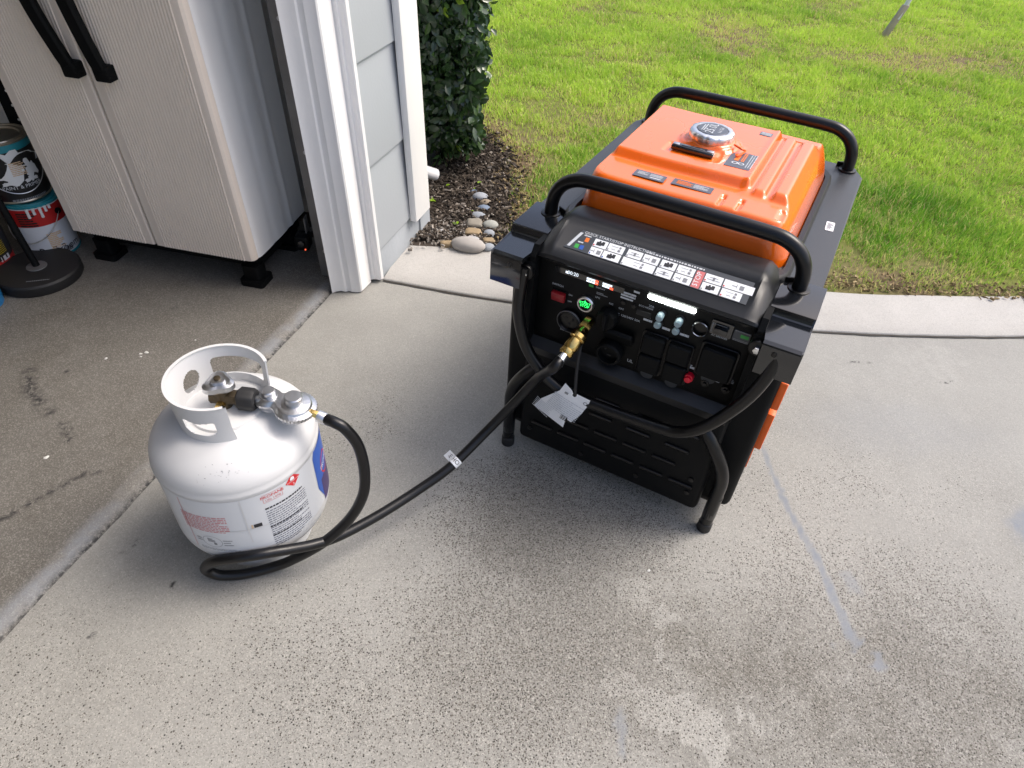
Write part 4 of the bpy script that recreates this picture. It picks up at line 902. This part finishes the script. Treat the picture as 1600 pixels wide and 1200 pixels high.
ptext('SWITCH', .005, -.176, .5165)
sw = pplate('rocker_switch', -.170, .4955, .036, .027, .003, 'black_plastic', .002); gp('rocker', b1((-.170, PY-.006, .4955), (.030, .010, .021), .002, 2, Matrix.Rotation(.12, 4, 'X')), 'red_switch', sw)
ptext('ON', .004, -.146, .503); ptext('OFF', .004, -.146, .487)
sbn = gp('start_button', lathe(NB(), [(.0145, 0), (.0185, .0), (.0185, .006), (.0165, .0085), (.0140, .0085), (.0135, .006), (0, .006)], 32, axis_mx((-.110, PY, .4985), (0, -1, 0))), 'silver'); gp('button_face', lathe(NB(), [(.0132, .006), (.0125, .0078), (0, .0082)], 28, axis_mx((-.110, PY, .4985), (0, -1, 0))), 'panel_black', sbn)
text('START', .0062, lambda a, b: pf(.0086)(-.110+a, .4995+b), 'green_led', sbn); text('STOP', .0062, lambda a, b: pf(.0086)(-.110+a, .493+b), 'green_led', sbn); gp('power_symbol', rects(pf(.0086), [(-.113, .505, -.107, .5065), (-.1107, .5055, -.1093, .5095)]), 'green_led', sbn)
so_ = gp('dc_socket', lathe(NB(), [(.024, 0), (.026, .001), (.026, .009), (.0235, .011), (.0220, .0095), (.0205, .003), (0, .003)], 36, axis_mx((-.140, PY, .444), (0, -1, 0))), 'tube_black'); gp('socket_ring', lathe(NB(), [(.0262, .006), (.0270, .008), (.0262, .010), (.0252, .010)], 36, axis_mx((-.140, PY, .444), (0, -1, 0))), 'steel_track', so_)
for du, dv in ((-.008, .004), (.008, .004), (0, -.009)): gp('contact_hole', cyl(NB(), (-.140+du, PY-.0028, .444+dv), (0, -1, 0), .003, .0008, 10), 'rubber', so_)
ptext('DC 12V OUTPUT', .0045, -.136, .4105); 
kn = gp('fuel_knob', lathe(NB(), [(.022, 0), (.0225, .004), (.021, .018), (.019, .022), (0, .022)], 40, axis_mx((-.058, PY, .487), (0, -1, 0)), rf=lambda a: 1+.03*math.cos(a*10)), 'black_plastic'); gp('knob_grip', b1((-.058, PY-.026, .487), (.009, .012, .036), .002), 'black_plastic', kn)
ptext('LPG', .0045, -.088, .519); ptext('GAS', .0045, -.036, .512); ptext('NG', .0045, -.058, .515); pprint(lines(-.092, .528, -.068, .534, 2, .6, .3), 'grey_print')
inl = gp('gas_inlet', cyl(NB(), (-.096, PY, .4615), (-.18, -.92, -.35), .0125, .026, 6), 'brass')
pprint([(-.037+k*.0, .0, 0, 0) for k in ()] or lines(-.042, .537, -.012, .556, 3, .6, .4), 'pale_print'); ptext('BATTERY', .0048, -.024, .549); pprint([(-.018, .560, -.006, .5645)], 'pale_print')
for u in (-.034, -.012): gp('charge_port', cyl(NB(), (u, PY, .530), (0, -1, 0), .0045, .004, 14), 'tube_black')
ptext('ECO MODE', .0042, .012, .534)
us = pplate('usb_port', .010, .520, .030, .012, .003, 'rubber', .002)
ptext('AC 120/240V 50A', .0052, -.020, .497); pprint([(.0, .4975, .0, .4975)] or [], 'pale_print')
lb = gp('light_bar', plate((.0585, PY+.0003, .5635), PX, PZ, rrect(.096, .0088, .0042, 5), .004, .001), 'led'); pprint(lines(.045, .5535, .105, .5565, 1, .7, .08), 'grey_print')
def breaker(u, v, big):
    b_ = gp('circuit_breaker', lathe(NB(), [(.0095, 0), (.0095, .004), (.0075, .006), (.0072, .006)], 20, axis_mx((u, PY, v), (0, -1, 0))), 'tube_black')
    gp('breaker_button', lathe(NB(), [(.0072, .004), (.0072, .018 if big else .010), (.0060, .020 if big else .012), (0, .020 if big else .012)], 20, axis_mx((u, PY, v), (0, -1, -.12))), 'clear_cap', b_)
for u, v, g in ((.045, .535, 1), (.082, .536, 1), (.043, .511, 0), (.080, .511, 0)): breaker(u, v, g)
ptext('20A', .005, .022, .540); ptext('20A', .005, .020, .514); pprint(lines(.052, .500, .070, .506, 1, .9, .4), 'pale_print'); pprint(lines(.088, .500, .106, .506, 1, .9, .4), 'pale_print'); pprint(lines(.012, .505, .030, .511, 1, .8, .4), 'pale_print')
rg = gp('breaker_ring', lathe(NB(), [(.0155, 0), (.0165, .006), (.0155, .009), (.0135, .009), (.013, .002), (0, .002)], 28, axis_mx((.123, PY, .533), (0, -1, 0))), 'tube_black'); gp('ring_rim', lathe(NB(), [(.0140, .0085), (.0150, .0100), (.0160, .0085)], 28, axis_mx((.123, PY, .533), (0, -1, 0))), 'chrome', rg)
bkx = pplate('main_breaker', .160, .5455, .042, .032, .004, 'dark_glass', .003); gp('breaker_switch', b1((.160, PY-.008, .545), (.026, .012, .012), .002), 'gloss_black', bkx); pprint([(.145, .5535, .170, .5548), (.142, .535, .1435, .556)], 'grey_print', .0052, bkx); ptext('AC BREAKER', .004, .160, .524)
gn = pplate('status_plate', .198, .542, .032, .024, .0012, 'label_slate', .002); pprint([(.196, .540, .211, .547)], 'green_print', .0018, gn); pprint(lines(.184, .551, .212, .5535, 1, .7, .2)+lines(.184, .530, .212, .535, 2, .6, .15), 'grey_print', .0018, gn)
# outlets
tw = gp('twist_lock_outlet', lathe(NB(), [(.026, 0), (.028, .002), (.028, .020), (.025, .024), (.021, .024), (.020, .010), (0, .010)], 40, axis_mx((-.040, PY, .409), (0, -1, -.1))), 'black_plastic')
for k in range(3): a = k*2.09+.5; gp('contact_slot', b1((-.040+.010*math.cos(a), PY-.0105, .4095+.010*math.sin(a)), (.003, .002, .009), 0, 1, Matrix.Rotation(-a, 4, 'Y')), 'rubber', tw)
gp('flip_lid', plate((-.028, PY-.004, .452), PX, Vector((0, -.55, .835)), rrect(.062, .040, .008, 4), .009, .003), 'black_plastic', tw)
ptext('UL', .008, .004, .392)
for u in (.045, .098):
    ou = pplate('outlet', u, .437, .053, .100, .006, 'tube_black', .006)
    gp('outlet_cover', plate((u, PY-.006, .4625), PX, PZ, rrect(.046, .044, .005, 4), .014, .004), 'black_plastic', ou); gp('outlet_cover', plate((u, PY-.006, .4145), PX, PZ, rrect(.046, .044, .005, 4), .013, .004), 'black_plastic', ou)
    gp('lift_tab', lathe(NB(), [(0, 0), (.013, 0), (.013, .003), (0, .004)], 24, axis_mx((u, PY-.005, .384), (0, -1, -.2))), 'graphite', ou)
ou = pplate('outlet', .171, .468, .074, .082, .006, 'tube_black', .007, gen); gp('outlet_cover', plate((.171, PY-.006, .470), PX, PZ, rrect(.066, .070, .008, 4), .014, .004), 'black_plastic', ou); gp('lift_tab', lathe(NB(), [(0, 0), (.014, 0), (.014, .003), (0, .004)], 24, axis_mx((.165, PY-.006, .4285), (0, -1, -.2))), 'graphite', ou)
rd = gp('ground_knob', cyl(cyl(NB(), (.129, PY, .4135), (0, -1, 0), .0095, .012, 20), (.129, PY-.012, .4135), (0, -1, 0), .0065, .006, 20), 'red_knob'); pprint(lines(.112, .431, .136, .437, 1, .9, .3)+lines(.114, .438, .128, .441, 1, .8, .3), 'pale_print')
for u, v in ((.162, .4145), (.203, .4165)): gp('terminal', cyl(cyl(NB(), (u, PY, v), (0, -1, 0), .008, .010, 16), (u, PY-.01, v), (0, -1, 0), .005, .005, 6), 'tube_black')
pprint([(.180, .4215, .1875, .427)], 'pale_print'); pprint(lines(.193, .430, .213, .441, 3, .6, .3), 'grey_print')
for u, v in ((-.188, .578), (.003, .578), (.196, .575)): gp('panel_screw', cyl(cyl(NB(), (u, PY, v), (0, -1, 0), .0085, .004, 20), (u, PY-.004, v), (0, -1, 0), .004, .0015, 6), 'tube_black')
lg_ = rects(lambda u, v: Vector((-.2415+u, -.1475, .506+v)), lines(-.007, .006, .009, .016, 2, .6, .4)); gp('print', lg_, 'pale_print'); gp('print', rects(lambda u, v: Vector((-.2415+u, -.1475, .5+v)), [(-.003, -.006, .004, .001), (-.006, -.001, -.003, .004)]), 'red_print')
# strap hanging from the gas inlet
gp('cap_strap', tube(NB(), crom([(-.096, -.130, .452), (-.096, -.150, .43), (-.092, -.168, .39), (-.085, -.182, .345), (-.079, -.190, .312)], 6), .0038, 10), 'rubber')
tgl = thing('paper_tag', 'white printed paper tag hanging on black strap at generator front', 'tag', gw(-.079, -.19, .31), GY)
oT = Vector((-.079, -.19, .31)); pol = [(-.103, .340), (-.087, .326), (-.083, .318), (-.0845, .313), (-.080, .309), (-.0755, .312), (-.0745, .319), (-.045, .311), (-.048, .295), (-.058, .268), (-.077, .236), (-.086, .240), (-.089, .250), (-.093, .214), (-.171, .239), (-.154, .270), (-.145, .264), (-.133, .280), (-.113, .315)]
bm = NB(); vs = [bm.verts.new((x-oT.x, -.006*math.sin((x+.17)*30)+.25*(z-.31)*.15, z-oT.z)) for x, z in pol]
ff = bm.faces.new(vs); bmesh.ops.triangulate(bm, faces=[ff]); ex = bmesh.ops.extrude_face_region(bm, geom=bm.faces[:]); 
for v in [g for g in ex['geom'] if isinstance(g, bmesh.types.BMVert)]: v.co.y += .0006
bmesh.ops.recalc_face_normals(bm, faces=bm.faces); finish(bm, 'sheet', 'paper', tgl, flat=True)
tf = lambda u, v: Vector((u-oT.x, -.006*math.sin((u+.17)*30)+.25*(v-.31)*.15-.0009, v-oT.z))
tr_ = lambda u, v: tf(-.105+u*.93+v*.36, .272-u*.36+v*.93)
finish(rects(tr_, lines(-.03, -.02, .045, .03, 9, .4, .06)), 'print', 'pale_print', tgl); finish(rects(tr_, lines(-.055, -.055, -.01, -.02, 7, .35, .12)), 'print', 'pale_print', tgl)
finish(rects(tr_, [(.012+k*.0026, -.030, .012+k*.0026+(.0016 if k % 2 else .0008), -.016) for k in range(7)]), 'barcode', 'dark_print', tgl); finish(rects(tr_, [(-.012, .04, -.004, .046)]), 'print', 'grey_print', tgl)
text('CE', .009, lambda a, b: tr_(.040+a, .040+b), 'dark_print', tgl)

# ------------------------------------------------------------------ propane tank
TC = Vector((-.5359, .8898, 0))
pt = thing('propane_tank', 'white steel propane tank with printed label and collar on the driveway', 'propane tank', TC)
R = .1555
pr = [(.10, .012), (.104, .0), (.106, .0), (.106, .030), (.095, .036)]
finish(lathe(NB(), pr, 56), 'foot_ring', 'tank_white', pt)
prof = [(0, .030)] + [(R*math.sin(a)**.9 if a else 0, .118-.088*math.cos(a)) for a in np.linspace(.12, math.pi/2, 12)] + [(R, .15), (R, .20), (R, .262), (R+.0004, .286), (R+.0018, .290), (R+.0018, .297), (R-.0004, .301)]
prof += [(R*math.cos(a)**.82 if a < 1.56 else 0, .301+.077*math.sin(a)) for a in np.linspace(.06, math.pi/2, 16)]
finish(lathe(NB(), prof, 80), 'shell', 'tank_white', pt)
# collar ring with windows: polar grid of cells kept or cut
def azr(d): return rad(d)
bm = NB(); rc0 = .0875
A0, A1 = -59, -327   # from the label side tab clockwise round the back
NA, NZ = 268, 56; zt, zb_ = .456, .352
cells = {}
def inwin(az, z):
    a = az
    def rr_(ca, cz, ha, hz, r):
        x, y = abs(a-ca)*math.pi/180*rc0-(ha*math.pi/180*rc0-r), abs(z-cz)-(hz-r); return math.hypot(max(x, 0), max(y, 0))+min(max(x, y), 0) < r
    if rr_(-274, .409, 36.5, .0205, .007): return True           # grip window at the back
    q = (a+206)*.0015; z1 = (z-.400)                              # oval hand hole
    if ((q+z1*.25)/.0195)**2+(z1/.0225)**2 < 1: return True
    if rr_(-97, .402+.006*((a+97)/20)**2, 20, .0155, .008): return True   # low window at the front
    return False
def edge_z(a):
    return zt-.0*(a)
vd = {}
def V_(i, j, s):
    k = (i, j, s)
    if k not in vd:
        a = A0+(A1-A0)*i/NA; t = j/NZ; z = zb_+(zt-zb_)*t
        if i == 0: a += -6*t+2
        r = rc0-.002+.006*(t-.5)+(s*.0014)+ (.0016 if t > .97 else 0)*s
        vd[k] = bm.verts.new((r*math.cos(azr(a)), r*math.sin(azr(a)), z))
    return vd[k]
cut = lambda i, j: i < 0 or j < 0 or i >= NA or j >= NZ or inwin(A0+(A1-A0)*(i+.5)/NA, zb_+(zt-zb_)*(j+.5)/NZ)
for i in range(NA):
    for j in range(NZ):
        if cut(i, j): continue
        for s in (1, -1):
            q = [V_(i, j, s), V_(i+1, j, s), V_(i+1, j+1, s), V_(i, j+1, s)]; bm.faces.new(q if s < 0 else q[::-1])
        for (di, dj, p, q) in ((-1, 0, (i, j), (i, j+1)), (1, 0, (i+1, j), (i+1, j+1)), (0, -1, (i, j), (i+1, j)), (0, 1, (i, j+1), (i+1, j+1))):
            if cut(i+di, j+dj): bm.faces.new((V_(*p, 1), V_(*q, 1), V_(*q, -1), V_(*p, -1)))
bmesh.ops.recalc_face_normals(bm, faces=bm.faces)
finish(bm, 'collar', 'tank_white', pt, ang=.9)
finish(lathe(NB(), [(.058, .366), (.066, .372), (.064, .378), (.03, .381), (0, .382)], 40), 'neck_plate', 'tank_white', pt)
# valve and handwheel
vl = finish(cyl(cyl(NB(), (0, 0, .375), (0, 0, 1), .014, .05, 20), (-.022, 0, .403), (1, 0, 0), .014, .06, 8), 'valve', 'old_brass', pt); 
finish(cyl(NB(), (0, -.012, .396), (0, -1, 0), .009, .014, 6), 'bleed_screw', 'brass', vl)
finish(lathe(NB(), [(0, .428), (.024, .428), (.027, .432), (.026, .441), (.020, .444), (.013, .4425), (.012, .447), (0, .448)], 60, rf=lambda a: 1+.15*math.cos(3*a+.6)), 'handwheel', 'zinc', vl); finish(cyl(NB(), (0, 0, .447), (0, 0, 1), .006, .004, 12), 'handwheel_nut', 'old_brass', vl)
# label wrapped round the shell
def tw_(a0, z0, off=.0012): return lambda u, v: Vector(((R+off)*math.cos(a0+u/R), (R+off)*math.sin(a0+u/R), z0+v))
bm = NB(); n = 60
aa = [rad(-128+ (128-2)*k/n) for k in range(n+1)]
lo = [bm.verts.new(((R+.0007)*math.cos(a), (R+.0007)*math.sin(a), .128+.0*math.sin(a))) for a in aa]; hi = [bm.verts.new(((R+.0007)*math.cos(a), (R+.0007)*math.sin(a), .2845)) for a in aa]
for k in range(n): bm.faces.new((lo[k], lo[k+1], hi[k+1], hi[k]))
lbl = finish(bm, 'label', 'label_white', pt)
d = rad
def tprint(az, z, rs, m, off=.0012, nx=6, name='print'): return finish(rects(tw_(d(az), z, off), rs, nx), name, m, lbl)
tprint(-99, .225, lines(-.045, -.034, .045, .016, 10, .42, .07), 'pink_print')
tprint(-41, .190, lines(-.040, -.070, .046, .044, 18, .40, .05), 'text_grey'); tprint(-41, .190, lines(-.040, .047, .04, .053, 1, .7, .06)+lines(-.040, -.008, .044, -.003, 1, .7, .06)+lines(-.040, -.036, .03, -.031, 1, .7, .06), 'dark_print', .0013)
# red rhombus with flame
bm = NB(); ff_ = tw_(d(-32), .276, .0014); bm.faces.new([bm.verts.new(ff_(*p)) for p in ((0, .017), (-.017, 0), (0, -.017), (.017, 0))][::1]); bmesh.ops.subdivide_edges(bm, edges=bm.edges[:], cuts=2, use_grid_fill=True)
finish(bm, 'hazard_diamond', 'red_print', lbl)
ff_ = tw_(d(-32), .276, .0018); bm = NB(); bm.faces.new([bm.verts.new(ff_(*p)) for p in ((-.005, .0015), (-.006, .006), (-.002, .0125), (-.001, .009), (.002, .0105), (.0035, .006), (.003, .0015))]); finish(bm, 'flame_symbol', 'paper', lbl)
text('FLAMMABLE GAS', .0027, lambda u, v: ff_(u, v-.0022), 'paper', lbl); text('2', .006, lambda u, v: ff_(u, v-.0125), 'paper', lbl)
fp = tw_(d(-48.5), .266, .0014); tprint(-48.5, .268, [(-.019, -.011, .019, -.0103), (-.019, .0103, .019, .011), (-.019, -.011, -.0183, .011), (.0183, -.011, .019, .011)], 'pink_print')
text('PROPANE', .0078, lambda u, v: fp(u, v+.003), 'red_print', lbl); text('UN 1978', .006, lambda u, v: fp(u, v-.006), 'pink_print', lbl)
tprint(-63, .202, [(-.008, -.0045, .007, .0055)], 'dark_print', .0013); tprint(-63, .202, [(-.0125, -.006, -.0095, .006)], 'sand_print', .0013)
fc = tw_(d(-98), .160, .0013); bm = NB()
for a in range(36):
    q0, q1 = a/36*math.tau, (a+1)/36*math.tau; bm.faces.new([bm.verts.new(fc(r*1.15*math.cos(q), r*math.sin(q))) for r, q in ((.0175, q0), (.0175, q1), (.0168, q1), (.0168, q0))])
finish(bm, 'round_mark', 'grey_print', lbl)
tprint(-98, .160, lines(-.009, -.002, .006, .010, 3, .6, .25)+[(.002, -.010, .008, -.003)]+lines(-.032, -.006, -.022, .008, 2, .4, .6)+lines(.022, -.012, .04, .010, 3, .3, .4), 'grey_print'); tprint(-98, .134, lines(-.03, -.003, .05, .004, 2, .35, .06), 'grey_print')
# white weld ridge lines and faint blotches on the label
tprint(-70, .24, [(-.0012, -.085, .0012, .044)], 'tank_white', .0016, 1, 'label_seam'); tprint(-72, .196, [(-.05, -.0012, .045, .0012)], 'tank_white', .0016, 12, 'label_seam')
tprint(-113, .2, [(-.0006, -.07, .0006, .08)], 'pink_print', .0013, 1)
# blue panel at the right with emblem
bm = NB(); fb = tw_(d(-2), .21, .0014); L_ = [(-.0175, .074), (-.0185, .066), (-.0275, -.070), (-.020, -.080)]
nn_ = 14; top_ = lambda u: .074; 
colv = []
for k in range(nn_+1):
    u = -.021+.11*k/nn_; zb0 = -.082+max(0, (.0-u))*.0 if u > -.0 else -.060-.9*(u+.021); colv.append((bm.verts.new(fb(u, max(-.085, -.030-2.4*(u+.021)))), bm.verts.new(fb(u-.0, min(.0745, .060+2*(u+.021))))))
for (a, b_), (c_, e_) in zip(colv, colv[1:]): bm.faces.new((a, c_, e_, b_))
bp_ = finish(bm, 'blue_panel', 'blue_print', lbl)
fb2 = tw_(d(-2), .21, .0017); tprint(-2, .21, [(-.004+k*.007, -.084, .003+k*.007, -.020) for k in range(12)], 'purple_print', .0016, 1, 'panel_purple')  # purple print over the lower part of the blue panel
bm = NB()
for a in range(30):
    q0, q1 = a/30*math.tau, (a+1)/30*math.tau; bm.faces.new([bm.verts.new(tw_(d(8), .215, .0019)(r*math.cos(q), r*1.25*math.sin(q))) for r, q in ((.022, q0), (.022, q1), (.019, q1), (.019, q0))])
finish(bm, 'emblem_ring', 'red_print', lbl); text('PROPANE', .012, lambda u, v: tw_(d(8), .21, .0019)(u+.01, v), 'paper', lbl)
# scuffs on the shoulder
bm = NB(); rs_ = random.Random(5)
def shoulder(az, t, off=.0006):
    a = t; r = R*math.cos(a)**.82; z = .301+.077*math.sin(a); return Vector(((r+off)*math.cos(az), (r+off)*math.sin(az), z+off))
for k in range(26):
    az = rad(rs_.gauss(-78, 9)); t = rs_.gauss(.55, .07); s_ = rs_.uniform(.003, .014); w2 = rs_.uniform(.004, .012)
    bm.faces.new([bm.verts.new(shoulder(az+a, t+b_)) for a, b_ in ((-s_, 0), (s_, -w2*.4), (s_*.8, w2*.6), (-s_*.6, w2))])
finish(bm, 'scuff_mark', 'grey_print', pt)

# ------------------------------------------------------------------ hose with regulator
hs_ = thing('gas_hose', 'black gas hose with silver regulator from propane tank to generator', 'gas hose', (-.35, .82, 0))
ho = Vector(hs_.location)
def hp(name, bm, m, parent=hs_, **k): return finish(xform(bm, lambda c: c-ho), name, m, parent, **k)
n0 = TC+Vector((.030, 0, .402))
hp('coupling_nut', lathe(NB(), [(0, -.0), (.0185, 0), (.0215, .003), (.0215, .026), (.0190, .032), (.012, .034)], 40, axis_mx(n0, (1, -.06, -.02)), rf=lambda a: 1+.035*math.cos(a*8)), 'rubber')
hp('inlet_tube', tube(NB(), [n0+Vector((.03, 0, 0)), n0+Vector((.055, -.003, -.002))], .009, 12), 'zinc')
c_a, c_b = Vector((-.452, .897, .398)), Vector((-.402, .884, .394)); ax = (c_b-c_a).normalized(); ay = Vector((-ax.y, ax.x, 0)).normalized(); az_ = ax.cross(ay)
def regmap(c): return c_a+ax*c[0]+ay*c[1]+az_*c[2]
def regout(s=1, n=120):
    # figure-of-eight outline of the two joined domes
    pts = []; d_ = (c_b-c_a).length; r0, r1 = .024*s, .036*s
    for k in range(n):
        a = k/n*math.tau; best = 0; dirv = (math.cos(a), math.sin(a))
        # radial outline about a point between them, smooth union
        for t in np.linspace(0, .09, 180):
            x, y = .026+dirv[0]*t, dirv[1]*t
            f0 = r0-math.hypot(x, y); f1 = r1-math.hypot(x-d_, y); h_ = max(.012-abs(f0-f1), 0)/.012; f = max(f0, f1)+h_*h_*.003
            if f > 0: best = t
        pts.append((.026+dirv[0]*best, dirv[1]*best))
    return pts
ol = regout(); bm = NB(); LV = [(.93, -.014), (.99, -.010), (1.04, -.004), (1.07, -.003), (1.07, .003), (1.0, .004), (.90, .008), (.70, .012)]
cx_, cy_ = .026, 0; RR = []
for s, z in LV: RR.append([bm.verts.new(regmap((cx_+(x-cx_)*s*(1+(.03 if 1.05 < s and k % 2 else 0)), cy_+(y-cy_)*s*(1+(.03 if 1.05 < s and k % 2 else 0)), z))) for k, (x, y) in enumerate(ol)])
for P, Q_ in zip(RR, RR[1:]):
    for k in range(len(ol)): bm.faces.new((P[k], P[(k+1) % len(ol)], Q_[(k+1) % len(ol)], Q_[k]))
bm.faces.new(RR[0][::-1]); bm.faces.new(RR[-1]); bmesh.ops.recalc_face_normals(bm, faces=bm.faces)
rgm = hp('regulator', bm, 'zinc', ang=.7)
mxr = Matrix((( ax.x, ay.x, az_.x, 0), (ax.y, ay.y, az_.y, 0), (ax.z, ay.z, az_.z, 0), (0, 0, 0, 1)))
hp('regulator_dome', lathe(NB(), [(.034, .004), (.030, .010), (.020, .013), (.0165, .0135), (.0165, .028), (.0145, .030), (0, .0305)], 48, Matrix.Translation(c_b) @ mxr), 'zinc', rgm); hp('regulator_dome', lathe(NB(), [(.021, .004), (.019, .009), (.0165, .010), (.0165, .013), (.0125, .013), (.0125, .022), (.0105, .024), (0, .0245)], 40, Matrix.Translation(c_a) @ mxr, rf=None), 'zinc', rgm)
e0 = c_b+ax*.036; hp('outlet_nut', cyl(NB(), e0-ax*.004, ax+Vector((0, 0, -.12)), .0075, .016, 6), 'brass'); e1 = e0+ax*.012+Vector((0, 0, -.002)); hp('ferrule', cyl(NB(), e1, ax+Vector((0, 0, -.15)), .0116, .020, 20), 'silver')
q0 = gw(-.099, -.150, .449); q1 = gw(-.109, -.203, .424); qd = (q1-q0).normalized()
hpts = [e1+ax*.012+Vector((0, 0, -.002)), (-.322, .861, .384), (-.303, .859, .370), (-.284, .859, .325), (-.277, .851, .26), (-.284, .838, .20), (-.315, .821, .14), (-.369, .799, .085), (-0.432, 0.783, 0.042), (-0.474, 0.774, 0.022), (-0.531, 0.757, 0.014), (-0.574, 0.747, 0.018), (-0.596, 0.744, 0.03), (-0.602, 0.741, 0.05), (-0.585, 0.734, 0.08), (-0.559, 0.727, 0.105), (-0.522, 0.725, 0.122), (-0.479, 0.732, 0.128), (-0.447, 0.746, 0.122), (-0.421, 0.761, 0.112), (-0.385, 0.786, 0.095), (-0.341, 0.82, 0.082), (-0.272, 0.879, 0.08), (-0.198, 0.946, 0.088), (-0.125, 1.004, 0.115), (-.052, 1.071, .165), (.010, 1.098, .24), (.058, 1.104, .315), q1+qd*.036+Vector((-.004, .004, -.006)), q1+qd*.012]
hc = crom([Vector(p) for p in hpts], 8)
hp('hose', tube(NB(), hc, .0110, 18), 'hose_rubber')
hp('end_ferrule', cyl(NB(), q1+qd*.026, -qd, .0112, .030, 20), 'chrome')
bm = NB(); mxq = axis_mx(q1, -qd); L_q = (q1-q0).length
lathe(bm, [(.010, -.004), (.0140, 0), (.0150, .002), (.0150, .010), (.0128, .012), (.0138, .014), (.0160, .020), (.0160, .036), (.0142, .038), (.0178, .041), (.0178, .050), (.015, .053), (.0135, L_q), (.010, L_q+.010)], 32, mxq); hp('quick_connector', bm, 'brass')
# wrapped paper marker on the hose
ix = min(range(len(hc)), key=lambda k: (hc[k]-Vector((-.115, 1.026, .11))).length); a_, b__ = hc[ix-1], hc[ix+1]; hd_ = (b__-a_).normalized(); side = hd_.cross(Vector((0, 0, 1))).normalized(); hu = side.cross(hd_)
hp('marker_wrap', tube(NB(), [hc[ix]-hd_*.009, hc[ix]+hd_*.009], .0116, 18, False), 'paper')
bm = NB(); fl = [hc[ix]+hd_*s+side*-.0088*1+hu*.003+(-side*k*.022+hu*(.004*k)) for s in (-.010, .010) for k in (0, 1)]
vs = [bm.verts.new(p) for p in (fl[0], fl[2], fl[3], fl[1])]; bm.faces.new(vs); bmesh.ops.solidify(bm, geom=bm.faces[:], thickness=.0004); hp('marker_flag', bm, 'paper')
mf = lambda u, v: hc[ix]+hd_*v*1.0+hu*(.0120*math.cos(u/.0116))+side*(.0120*math.sin(u/.0116))-ho
text('HO', .0105, lambda u, v: mf(u+.004, v-.0037), 'dark_print', hs_); text('SE', .0105, lambda u, v: hc[ix]-side*.0088+hu*.0045-side*(.012-u*.9)+hd_*(v-.0037)-ho+hu*.001, 'dark_print', hs_)

# ------------------------------------------------------------------ turn the queued lettering into flat print meshes
tmp = []
for body, size, f, m, parent, name, al, sx in TEXTS:
    cu = bpy.data.curves.new('t', 'FONT'); cu.body = body; cu.size = size*1.35; cu.align_x = al; cu.resolution_u = 2; o = bpy.data.objects.new('t', cu); C.objects.link(o); tmp.append(o)
bpy.context.view_layer.update(); dg = bpy.context.evaluated_depsgraph_get()
for o, (body, size, f, m, parent, name, al, sx) in zip(tmp, TEXTS):
    me = bpy.data.meshes.new_from_object(o.evaluated_get(dg)); co = np.empty(len(me.vertices)*3, np.float32); me.vertices.foreach_get('co', co); co = co.reshape(-1, 3)
    me.vertices.foreach_set('co', np.array([tuple(f(float(x)*sx, float(y))) for x, y, z in co], np.float32).ravel()); me.update(); me.materials.clear(); me.materials.append(M[m]); me.name = name
    t = bpy.data.objects.new(name, me); C.objects.link(t); t.parent = parent
for o in tmp: bpy.data.objects.remove(o)
